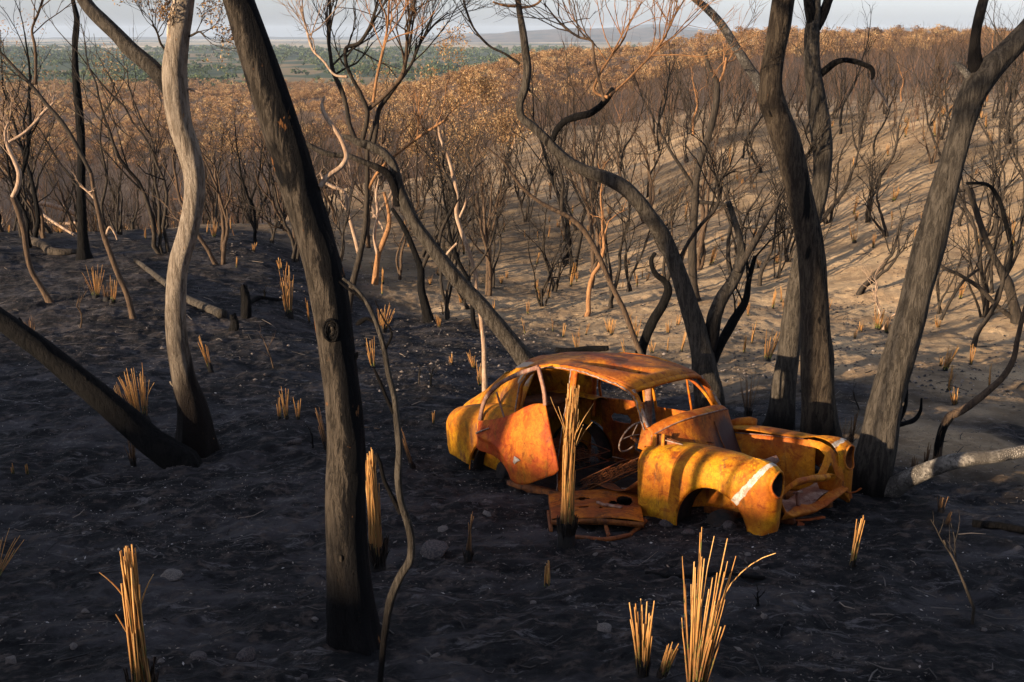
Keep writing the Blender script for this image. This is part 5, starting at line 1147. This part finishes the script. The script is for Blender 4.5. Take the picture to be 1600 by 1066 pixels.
# ------------------------------------------------------------------ burnt tussocks
def blade(mb, p, d, L, w, c0, c1, bend, rng, n=5, base_c=None):
    P = [np.array(p, float)]; d = unit(np.array(d, float)); bx = rng.normal(0, 1, 3) * [1, 1, 0]
    for i in range(n): d = unit(d + bx * bend / n * (i / n + .2) + [0, 0, -abs(bend) * .25 * i / n] + rng.normal(0, .009 + .05 * min(abs(bend), .4), 3)); P.append(P[-1] + d * L / n)
    P = np.array(P); t = np.linspace(0, 1, n + 1); cc = c0 + (c1 - c0) * t ** .8
    tube(mb, P, w * (1 - .55 * t), seg=3, cap=False, c=np.repeat(cc, 3))
def tussock(seed, h, r, nb, spread=.12, green=.0, char=.25, dark=False, w=.007, skirt=True, long=0, splay=0):
    """bundle of cut-off straw blades on a charred foot; returns blades and foot"""
    rng = np.random.default_rng(seed); mb = MB(); ft = MB(); jit = .008 + .06 * min(abs(spread), .4)
    for i in range(nb):
        a = rng.random() * 6.28; q = math.sqrt(rng.random()) * r; p = np.array([math.cos(a) * q, math.sin(a) * q, h * char * .5 * rng.random()])
        d = np.array([math.cos(a) * spread * q / r + rng.normal(0, jit), math.sin(a) * spread * q / r + rng.normal(0, jit), 1])
        L = h * (.35 + .65 * rng.random() ** .7) ; top = .55 + .45 * rng.random()
        blade(mb, p, d, max(L - p[2], .05), w * (.7 + .6 * rng.random()), .24 + green * rng.random() * .1, top, rng.normal(0, .02 + .3 * min(abs(spread), .4)), rng)
    for i in range(int(nb * .7)):
        a = rng.random() * 6.28; p = np.array([math.cos(a) * r * .9, math.sin(a) * r * .9, -.02]); d = [math.cos(a) * .14, math.sin(a) * .14, 1]
        blade(ft, p, d, h * char * (.5 + .6 * rng.random()), w * 1.2, .0, .2 if not green else .16, rng.normal(0, .2), rng, 3)
    t = np.linspace(0, 1, 7); tube(ft, np.stack([0 * t, 0 * t, -.05 + (h * char * .75 + .05) * t], 1), r * (1.35 - .5 * t ** 2), seg=14, amp=.35, seed=seed, c=.03)
    for _ in range(splay):
        a = rng.random() * 6.28; blade(mb, [math.cos(a) * r * .6, math.sin(a) * r * .6, h * rng.uniform(.45, .7)], [math.cos(a) * .45, math.sin(a) * .45, 1], h * rng.uniform(.15, .28), w * .6, .5, .9, .25, rng, 5)
    for _ in range(long):
        a = rng.random() * 6.28; blade(mb, [0, 0, h * .25], [math.cos(a) * .38, math.sin(a) * .38, 1], h * .72, w * .8, .4, .95, .6, rng, 10)
    return mb, ft
def put_tussock(label, x, y, sd, rot=0.0, tilt=(0, 0), group=None, straw='straw', name='burnt_tussock', **kw):
    mb, ft = tussock(sd, **kw); root = empty(name, (x, y, hz(x, y)), rot); root.rotation_euler = (tilt[0], tilt[1], rot); tag(root, label, 'grass tussock', group)
    mb.build('blades', M[straw], root); ft.build('charred_base', M['straw_brown'], root); return root
def put_px(label, u, v, vtop, sd, wpx=20, **kw):
    h0 = hit(u, v); fw = h0[1] * cT - h0[2] * sT; hh = (v - vtop) / F * fw / cT * .97; kw.setdefault('r', max(.015, wpx / 2 / F * fw * .8))
    return put_tussock(label, h0[0], h0[1], sd, h=hh, **kw)
put_px('tall shaggy straw coloured tussock standing in front of the car door pillar', 885, 848, 590, 601, wpx=27, nb=150, spread=-.03, green=1, char=.18, w=.0075, tilt=(0, .02), splay=8)
put_px('thick tussock with green and charred base just right of the big dark trunk', 590, 892, 690, 602, wpx=26, nb=120, spread=-.04, green=1, char=.28, w=.009, tilt=(0, -.01))
put_px('tussock cut off by the bottom edge at the lower left, orange at its tip', 228, 1120, 822, 603, wpx=34, nb=110, spread=-.03, char=.30, w=.008, tilt=(.0, .01), splay=3, straw='straw')
put_px('fan shaped tussock of long bright straw blades in front of the car headlamp', 1085, 1100, 800, 604, wpx=26, nb=38, spread=.17, char=.2, w=.0058, long=1, tilt=(0, .05))
put_px('few straw blades entering at the left edge of the foreground', -8, 905, 822, 605, wpx=16, nb=14, spread=.5, char=.1, w=.005, tilt=(0, .2))
put_px('slim ragged tussock left of the fan shaped tussock', 1004, 1058, 922, 606, wpx=18, nb=34, spread=.1, green=1, char=.3, w=.007, tilt=(0, -.04))
put_px('short leaning tussock between the slim ragged one and the fan shaped one', 1034, 1058, 990, 607, wpx=14, nb=22, spread=.08, green=1, char=.3, tilt=(0, .25))
put_px('thin upright tussock below the nose of the car', 1332, 886, 800, 608, wpx=9, nb=14, spread=.05, green=1, char=.2, tilt=(0, .07), straw='straw')
put_px('brown pointed tussock on the ash between the wavy sapling and the fallen door', 731, 878, 795, 609, wpx=13, nb=26, spread=-.1, char=.3, tilt=(0, .08), straw='straw_brown')
put_px('little green tinged stub below the fallen door', 856, 918, 872, 610, wpx=12, nb=14, spread=.0, green=1, char=.2)
put_px('bushy tussock with splayed straw behind the charred leaning stem', 221, 660, 570, 611, wpx=24, nb=40, spread=.22, char=.22, tilt=(0, -.10))
put_px('narrow leaning tussock left of the bushy one by the charred stem', 192, 635, 588, 612, wpx=9, nb=10, spread=.1, char=.1, tilt=(0, -.18))
put_px('small frayed tussock in front of the charred leaning stem', 208, 726, 678, 613, wpx=9, nb=14, spread=.2, char=.3, straw='straw_brown')
put_px('leftmost stub of the row of three in the dark ground behind the big trunk', 437, 655, 615, 614, wpx=7, nb=9, spread=.1, green=1, char=.15, straw='straw')
put_px('middle and tallest stub of the row of three behind the big trunk', 448, 655, 600, 615, wpx=7, nb=9, spread=.12, green=1, char=.15, straw='straw')
put_px('rightmost stub of the row of three behind the big trunk', 466, 656, 620, 616, wpx=6, nb=8, spread=.1, green=1, char=.15, straw='straw')
put_px('bright vase shaped tussock between the black pole and the slender sapling', 150, 464, 410, 617, wpx=12, nb=22, spread=.35, char=.1)
put_px('darker tussock at the foot of the slender sapling', 168, 470, 440, 618, wpx=12, nb=20, spread=.2, char=.3, straw='straw_brown')
put_px('leaning straw tussock touching the slender sapling', 176, 474, 428, 619, wpx=9, nb=12, spread=.1, char=.2, tilt=(0, .2))
put_px('single leaning tuft between the pale gum and the big dark trunk', 330, 581, 515, 620, wpx=9, nb=12, spread=.1, char=.3, tilt=(0, -.16))
put_px('tall bright stub left of the big dark trunk', 452, 497, 412, 621, wpx=13, nb=22, spread=.15, char=.2)
put_px('leaning brown stub right of the wavy sapling', 645, 732, 660, 622, wpx=10, nb=14, spread=.02, green=1, char=.2, tilt=(0, -.24), straw='straw_brown')
put_px('leaning brown stub half hidden by the big dark trunk', 511, 702, 632, 623, wpx=9, nb=12, spread=.02, char=.25, tilt=(0, -.2), straw='straw_brown')
put_px('wide straw clump right of the big dark trunk, leaning right', 598, 518, 470, 624, wpx=12, nb=20, spread=.4, char=.3, tilt=(0, .1))
put_px('straw stub directly right of the big dark trunk', 583, 575, 523, 625, wpx=9, nb=12, spread=.2, char=.1, tilt=(0, -.1))
put_px('green budding stub on a black foot behind the car tail', 705, 570, 552, 626, wpx=8, nb=12, spread=.0, green=1, char=.3)
put_px('split straw stub standing behind the car tail', 750, 602, 566, 627, wpx=9, nb=10, spread=.25, char=.05)
put_px('tiny stub left of the car tail', 677, 662, 640, 628, wpx=3, nb=5, spread=.1, char=.1)
put_px('left tiny green stub at the left edge', 21, 740, 722, 629, wpx=4, nb=5, spread=.0, green=1, char=.1)
put_px('right tiny green stub at the left edge', 42, 742, 724, 630, wpx=4, nb=5, spread=.0, green=1, char=.1)
put_px('dull tuft above the charred leaning stem near the left edge', 50, 528, 492, 631, wpx=12, nb=16, spread=.25, char=.3, straw='straw_brown')
put_px('shadowed tuft below the low cracked limb', 1470, 800, 775, 632, wpx=10, nb=12, spread=.2, char=.3, straw='straw_brown')
put_px('green tipped stub in the shade right of the low cracked limb', 1478, 822, 796, 633, wpx=8, nb=9, spread=.0, green=1, char=.15, tilt=(0, .2), straw='straw_brown')
put_px('brown stub in the shade by the foot of the big leaning tree', 1427, 742, 712, 634, wpx=8, nb=9, spread=.1, char=.2, straw='straw_brown')
put_px('slim stub in the shade behind the low cracked limb', 1447, 725, 690, 635, wpx=6, nb=8, spread=.1, char=.2, straw='straw_brown')
put_px('bright stub leaning on the thick brown trunk', 1253, 612, 568, 636, wpx=9, nb=12, spread=.05, green=1, char=.05)
put_px('brown forked reed tuft between the two grey trunks', 1168, 655, 575, 637, wpx=13, nb=16, spread=.3, char=.3, straw='straw_brown')
put_px('thin stub just right of the thick brown trunk', 1330, 690, 635, 638, wpx=7, nb=8, spread=.1, char=.3, straw='straw_brown')
put_px('wispy dry grass at the foot of the thick brown trunk', 1315, 700, 650, 639, wpx=26, nb=30, spread=.6, char=.05, w=.003, straw='straw_brown')
TV = []
for i in range(10):
    mb, ft = tussock(700 + i, [.42, .34, .55, .3, .46, .38, .62, .26, .5, .4][i], [.02, .03, .018, .035, .03, .018, .025, .03, .045, .016][i], [9, 13, 8, 13, 11, 6, 11, 9, 16, 6][i], [.15, .3, .06, .2, .12, .06, .1, .35, .25, .06][i], green=i % 2, char=.16, w=.0085)
    r0 = empty('burnt_tussock'); b1 = mb.build('blades', M['straw'], r0); b2 = ft.build('charred_base', M['straw_brown'], r0); TV.append([r0, False])
rngT = np.random.default_rng(31); tp = []; tries = 0
while len(tp) < 285 and tries < 50000:
    tries += 1; k = rngT.uniform(-.6, .6); y = rngT.uniform(12.5 ** 1.3, 46 ** 1.3) ** (1 / 1.3); x = k * y
    if y < np.interp(k, [-.6, -.3, -.1, .0, .1, .2, .35, .6], [24, 22, 15, 14, 13.5, 12.8, 11.5, 11]): continue
    if rngT.random() > (1 if k > -.08 else .45): continue
    cl = float(vn(np.array([x / 1.7]), np.array([y / 2.4]), 0, 91)[0])
    if rngT.random() > .18 + 1.1 * max(cl, -.1): continue
    if any((x - a) ** 2 + (y - b) ** 2 < .02 for a, b in tp): continue
    tp.append((x, y))
for x, y in tp:
    t = TV[rngT.integers(len(TV))]
    if t[1]: o = copy_tree(t[0])
    else: o = t[0]; t[1] = True
    s = rngT.uniform(.55, 1.15); z = hz(x, y); o.location = (x, y, z); o.rotation_euler = (rngT.normal(0, .12), rngT.normal(0, .12), rngT.uniform(0, 6.28)); o.scale = (s, s, s)
    wh, zn = where((x, y, z)); tag(o, f"{'tall' if s > .95 else ('short' if s < .72 else 'medium')} straw stub, {zn}, {wh}", 'grass tussock', 'straw stubs scattered over the slope')
for t in TV:
    if not t[1]:
        for ch in list(t[0].children): bpy.data.objects.remove(ch)
        bpy.data.objects.remove(t[0])

# ------------------------------------------------------------------ logs, stump, sticks, stones, litter
def log(name, label, pts, mat, up=.5, seed=1, cat='log', twigs=None, seg=14, amp=.12):
    P = []; R0 = []
    for (u, v, w) in pts:
        h0 = hit(u, v); fw = h0[1] * cT - h0[2] * sT; r = w / 2 / F * fw; P.append(h0 + [0, 0, r * up]); R0.append(r)
    P = np.array(P); b = P[0].copy(); PR = catmull(np.column_stack([P, R0]), max(12, len(pts) * 8)); mb = MB(); tube(mb, PR[:, :3] - b, PR[:, 3], seg=seg, amp=amp, seed=seed)
    rng = np.random.default_rng(seed)
    if twigs:
        for q in range(twigs): j = rng.integers(2, len(PR) - 1); grow(mb, PR[j, :3] - b, [rng.normal(0, .6), rng.normal(0, .6), .7], .35, max(.004, PR[j, 3] * .4), 1, rng)
    o = mb.build(name, M[mat]); o.location = b; tag(o, label, cat); return o
log('fallen_log', 'pale fallen log behind the pale forked gum', [(212, 408, 7), (240, 430, 9), (268, 452, 11), (300, 474, 13), (328, 487, 15), (348, 496, 17)], 'bark_grey', seed=5)
log('fallen_log', 'dark fallen log with a pale broken end at the foot of the jet black pole', [(40, 376, 14), (70, 388, 14), (95, 398, 13), (122, 396, 10)], 'bark_dark', seed=6)
log('fallen_log', 'black fallen log on the ground behind the car roof', [(868, 549, 8), (888, 551, 9), (920, 549, 11), (950, 547, 9)], 'charcoal', seed=7, up=.6)
log('fallen_log', 'charred log lying in the shade at the right edge', [(1520, 822, 14), (1560, 826, 14), (1620, 836, 13)], 'charcoal', seed=8)
log('fallen_branch', 'long charred branch lying left of the big dark trunk', [(385, 478, 9), (410, 468, 8), (430, 470, 6), (448, 462, 4)], 'charcoal', seed=9, cat='branch', twigs=3)
log('fallen_branch', 'bleached dead branch on the ground beside the jet black pole', [(118, 383, 4), (100, 372, 4), (80, 360, 3), (66, 355, 2)], 'twig_pale', seed=10, cat='branch', twigs=5, up=8)
log('fallen_stick', 'rusty brown stick on the ash left of the car tail', [(566, 668, 4), (592, 672, 4)], 'twig_brown', seed=11, cat='stick')
log('fallen_stick', 'dark stick across the ash in front of the car nose', [(1010, 896, 7), (1060, 902, 8), (1120, 898, 8), (1195, 904, 7)], 'charcoal', seed=12, cat='stick', up=.2)
log('fallen_stick', 'straw coloured stick on the ash left of the fan shaped tussock', [(1042, 884, 2.5), (1054, 898, 2.5)], 'twig_pale', seed=13, cat='stick')
log('dead_sprig', 'forked black sprig poking from the ash right of the fan shaped tussock', [(1183, 950, 6), (1184, 946, 5)], 'charcoal', seed=14, cat='sprig', twigs=0)
for (lab, u, v, vt, sd, mt, w) in (('forked black sprig in the ash right of the fan shaped tussock', 1184, 950, 905, 1, 'charcoal', 5), ('bare twig rising in the lower right corner', 1520, 975, 755, 2, 'twig_dark', 6), ('thin dead twig below the slender sapling', 125, 512, 415, 3, 'twig_brown', 3),
    ('dead twig left of the big dark trunk in the dark ground', 428, 575, 505, 4, 'twig_brown', 3), ('dead twig curving up behind the wavy sapling', 655, 600, 560, 5, 'twig_dark', 3), ('black twig cluster left of the car tail', 672, 605, 560, 6, 'charcoal', 4), ('black broken sprig at the left of the big dark trunk', 488, 700, 660, 7, 'charcoal', 4), ('dry twig behind the thick brown trunk base', 1345, 640, 575, 8, 'twig_dark', 3)):
    h0 = hit(u, v); fw = h0[1] * cT - h0[2] * sT; L = (v - vt) / F * fw; mb = MB(); rng = np.random.default_rng(sd); 
    grow(mb, [0, 0, -.03], [.15 * (1 if sd % 2 else -1), 0, 1], L * .7, w / 2 / F * fw, 2, rng, up=.3, seg=6, bend=.35, nch=2); o = mb.build('dead_twig', M[mt]); o.location = h0; tag(o, lab, 'twig')
for (lab, u, v, vt, w, sd) in (('burnt broken stump left of the big dark trunk', 384, 496, 448, 14, 1), ('small burnt stump beside the fallen log', 365, 515, 492, 12, 2)):
    h0 = hit(u, v); fw = h0[1] * cT - h0[2] * sT; L = (v - vt) / F * fw; r = w / 2 / F * fw; mb = MB(); t = np.linspace(0, 1, 14); V0 = len(mb.v); tube(mb, np.stack([.03 * np.sin(t * 3), 0 * t, -.05 + (L + .05) * t], 1), r * (1.3 - .5 * t), seg=18, amp=.35, seed=sd)
    VV = mb.v[0]; top = VV[:, 2] > L * .8; VV[top, 2] += (np.random.default_rng(sd).uniform(-.25, .2, top.sum())) * L; o = mb.build('burnt_stump', M['charcoal']); o.location = h0; tag(o, lab, 'stump')
def stone_mesh(seed, fl=.55):
    rng = np.random.default_rng(seed); g, f_ = grid(lambda s, t: [math.sin(math.pi * t) * math.cos(2 * math.pi * s), math.sin(math.pi * t) * math.sin(2 * math.pi * s), math.cos(math.pi * t)], 20, 12)
    for _ in range(9):
        nn = unit(rng.normal(0, 1, 3)); dd = rng.uniform(.55, .85); q = g @ nn; g = g - np.outer(np.maximum(q - dd, 0), nn)
    g = g * (1 + .12 * fbm(g[:, 0] * 2, g[:, 1] * 2, g[:, 2] * 2, seed, 3))[:, None] * [1, rng.uniform(.6, .9), fl]; return g, f_
SM = []
for i in range(8):
    g, f_ = stone_mesh(i + 60, .4 + .05 * i); mb = MB(); mb.add(g, f_); o = mb.build('stone', M['rock_pale'] if i % 2 else M['rock']); col.objects.unlink(o); SM.append([o, False])
def put_stone(label, x, y, s, i, rz, group=None, sink=.35):
    t = SM[i % 8]; o = t[0].copy() if t[1] else t[0]; t[1] = True; col.objects.link(o); o.location = (x, y, hz(x, y) + s * .5 * (.5 - sink)); o.rotation_euler = (0, 0, rz); o.scale = (s / 2, s / 2, s / 2); tag(o, label, 'stone', group)
for j, (lab, u, v, w, i) in enumerate((('flat pale stone by the orange tipped tussock at lower left', 268, 902, 38, 1), ('dark boulder right of the wavy sapling', 680, 868, 60, 2), ('pale stone in the dark ground left of the fan shaped tussock', 943, 985, 28, 3), ('pale stone left of the car tail', 687, 700, 12, 5),
    ('flat stone left of the big dark trunk', 460, 693, 30, 0), ('pale stone on the ash above the pointed brown tussock', 762, 805, 20, 1), ('pale stone near the pointed brown tussock', 692, 830, 20, 3), ('rounded pale stone in the lower left corner', 16, 1035, 26, 5), ('rounded stone at the left foreground', 116, 1013, 18, 7),
    ('brown stone pair beside the orange tipped tussock', 312, 1030, 32, 2), ('dark round boulder at the bottom beside the tussock', 385, 1030, 46, 0), ('stone at the foot of the big dark trunk', 493, 970, 14, 3), ('small stone below the big trunk foot', 556, 1018, 14, 1), ('block of stone under the front wing of the car', 1040, 822, 26, 4), ('stone inside the front wheel arch', 1140, 826, 26, 6),
    ('stone beside the front wheel arch', 1075, 835, 22, 2), ('pale stone right of the sprig', 1075, 960, 18, 7), ('small stone beneath the car nose', 1168, 868, 12, 3), ('dark stone at the right of the stub by the fallen door', 960, 852, 18, 0), ('flat stone by the fallen log', 255, 545, 10, 1))):
    h0 = hit(u, v); fw = h0[1] * cT - h0[2] * sT; put_stone(lab, h0[0], h0[1], w / F * fw, i, j * 1.7)
rngR = np.random.default_rng(12)
for j in range(150):
    k = rngR.uniform(-.55, .55); y = rngR.uniform(4.2, 15); x = k * y
    if abs(x - 1.2) < 2.3 and 7.2 < y < 10.6: continue
    put_stone(('small pale' if rngR.random() < .5 else 'small dark') + ' stone half sunk in the black ash', x, y, rngR.uniform(.02, .065), int(rngR.integers(8)), rngR.uniform(0, 6), 'small stones strewn over the ash', .45)
# fine litter: flakes, leaves and bits of charcoal nobody could count
N = 70000; rl = np.random.default_rng(3); y = rl.uniform(3.2 ** 1.2, 24 ** 1.2, N) ** (1 / 1.2); x = rl.uniform(-.62, .62, N) * y; dn = vn(x / .9, y / .9, 0, 7); m = rl.random(N) < .35 + .6 * dn; x, y = x[m], y[m]; N = len(x); z = height(x, y)
a = rl.uniform(0, 6.28, N); L = rl.uniform(.003, .015, N) * (1 + (rl.random(N) < .05) * 1.2); W = L * rl.uniform(.12, .55, N); dx = np.column_stack([np.cos(a), np.sin(a), rl.normal(0, .25, N)]) * L[:, None]; dy = np.column_stack([-np.sin(a), np.cos(a), rl.normal(0, .25, N)]) * W[:, None]
c = np.column_stack([x, y, z + .006]); up_ = np.array([0, 0, .006]) 
V = np.stack([c - dx, c - dy, c + dx, c + dy, c + up_ + .0 * dx], 1).reshape(-1, 3); i5 = np.arange(N) * 5
Fq = np.concatenate([np.stack([i5 + a_, i5 + b_, i5 + 4], 1) for a_, b_ in ((0, 1), (1, 2), (2, 3), (3, 0))]).tolist()
mb = MB(); mb.add(V, Fq, c=np.repeat(np.where(rl.random(N) < .86, rl.uniform(.1, .6, N), rl.uniform(.6, 1, N)), 5)); o = mb.build('ground_litter', M['litter'], smooth=False); tag(o, 'fine litter of charcoal flakes, chips and dead leaves over the ash', 'litter', None, 'stuff')

# fallen twigs too many to count, and coarser debris over the sunlit slope
rk = np.random.default_rng(44); mb = MB()
for q in range(1500):
    y_ = rk.uniform(3.6 ** 1.2, 34 ** 1.2) ** (1 / 1.2); x_ = rk.uniform(-.6, .6) * y_
    if abs(x_ - 1.25) < 1.9 and 7.4 < y_ < 10.4: continue
    a_ = rk.normal(.6, .9); L_ = rk.uniform(.05, .22) * (1 + y_ / 25); d_ = np.array([math.cos(a_), math.sin(a_), 0]) * L_ / 2; p_ = np.array([[x_, y_, 0]] * 3) + np.outer([-1, 0, 1], d_); p_[1, :2] += rk.normal(0, .02, 2)
    p_[:, 2] = height(p_[:, 0], p_[:, 1]) + .004 + rk.uniform(0, .02, 3); w_ = rk.uniform(.0015, .005) * (1 + y_ / 25); tube(mb, p_, [w_, w_ * .9, w_ * .5], seg=4, cap=False, c=float(rk.choice([.0, .05, .2, .45, .75], p=[.35, .2, .2, .17, .08])))
o = mb.build('fallen_twigs', M['litter']); tag(o, 'fine fallen twigs scattered over the burnt ground', 'twigs', None, 'stuff')
N = 24000; y = rl.uniform(13 ** 1.2, 52 ** 1.2, N) ** (1 / 1.2); x = rl.uniform(-.3, .62, N) * y; dn = vn(x / 1.6, y / 2.2, 0, 17); m = rl.random(N) < .3 + .8 * dn; x, y = x[m], y[m]; N = len(x); z = height(x, y)
a = rl.uniform(0, 6.28, N); L = rl.uniform(.012, .045, N); W = L * rl.uniform(.3, .9, N); dx = np.column_stack([np.cos(a), np.sin(a), rl.normal(0, .2, N)]) * L[:, None]; dy = np.column_stack([-np.sin(a), np.cos(a), rl.normal(0, .2, N)]) * W[:, None]
c = np.column_stack([x, y, z + .004]); V = np.stack([c - dx, c - dy, c + dx, c + dy, c + np.column_stack([0 * x, 0 * x, L * .7])], 1).reshape(-1, 3); i5 = np.arange(N) * 5
Fq = np.concatenate([np.stack([i5 + a_, i5 + b_, i5 + 4], 1) for a_, b_ in ((0, 1), (1, 2), (2, 3), (3, 0))]).tolist()
mb = MB(); mb.add(V, Fq, c=np.repeat(np.where(rl.random(N) < .7, rl.uniform(0, .35, N), rl.uniform(.55, .85, N)), 5)); o = mb.build('slope_rubble', M['litter'], smooth=False); tag(o, 'clods, charcoal and small rubble over the sunlit slope', 'rubble', None, 'stuff')

# ------------------------------------------------------------------ air between the camera and the far hills
hm = bpy.data.materials.new('haze_air'); hm.use_nodes = True; hn = hm.node_tree.nodes; hn.remove(hn['Principled BSDF']); pv = hn.new('ShaderNodeVolumePrincipled')
pv.inputs['Color'].default_value = (.70, .84, 1, 1); pv.inputs['Density'].default_value = 5.2e-5; hm.node_tree.links.new(pv.outputs[0], hn['Material Output'].inputs['Volume'])
mb = MB(); box(mb, (0, 0, 0), (38000, 38000, 1)); hv = mb.build('haze', hm, smooth=False)
for v in hv.data.vertices: v.co.z = 95 if v.co.z > 0 else -115
tag(hv, kind='stuff', label='thin blue air that pales the far plain and hills', cat='haze')
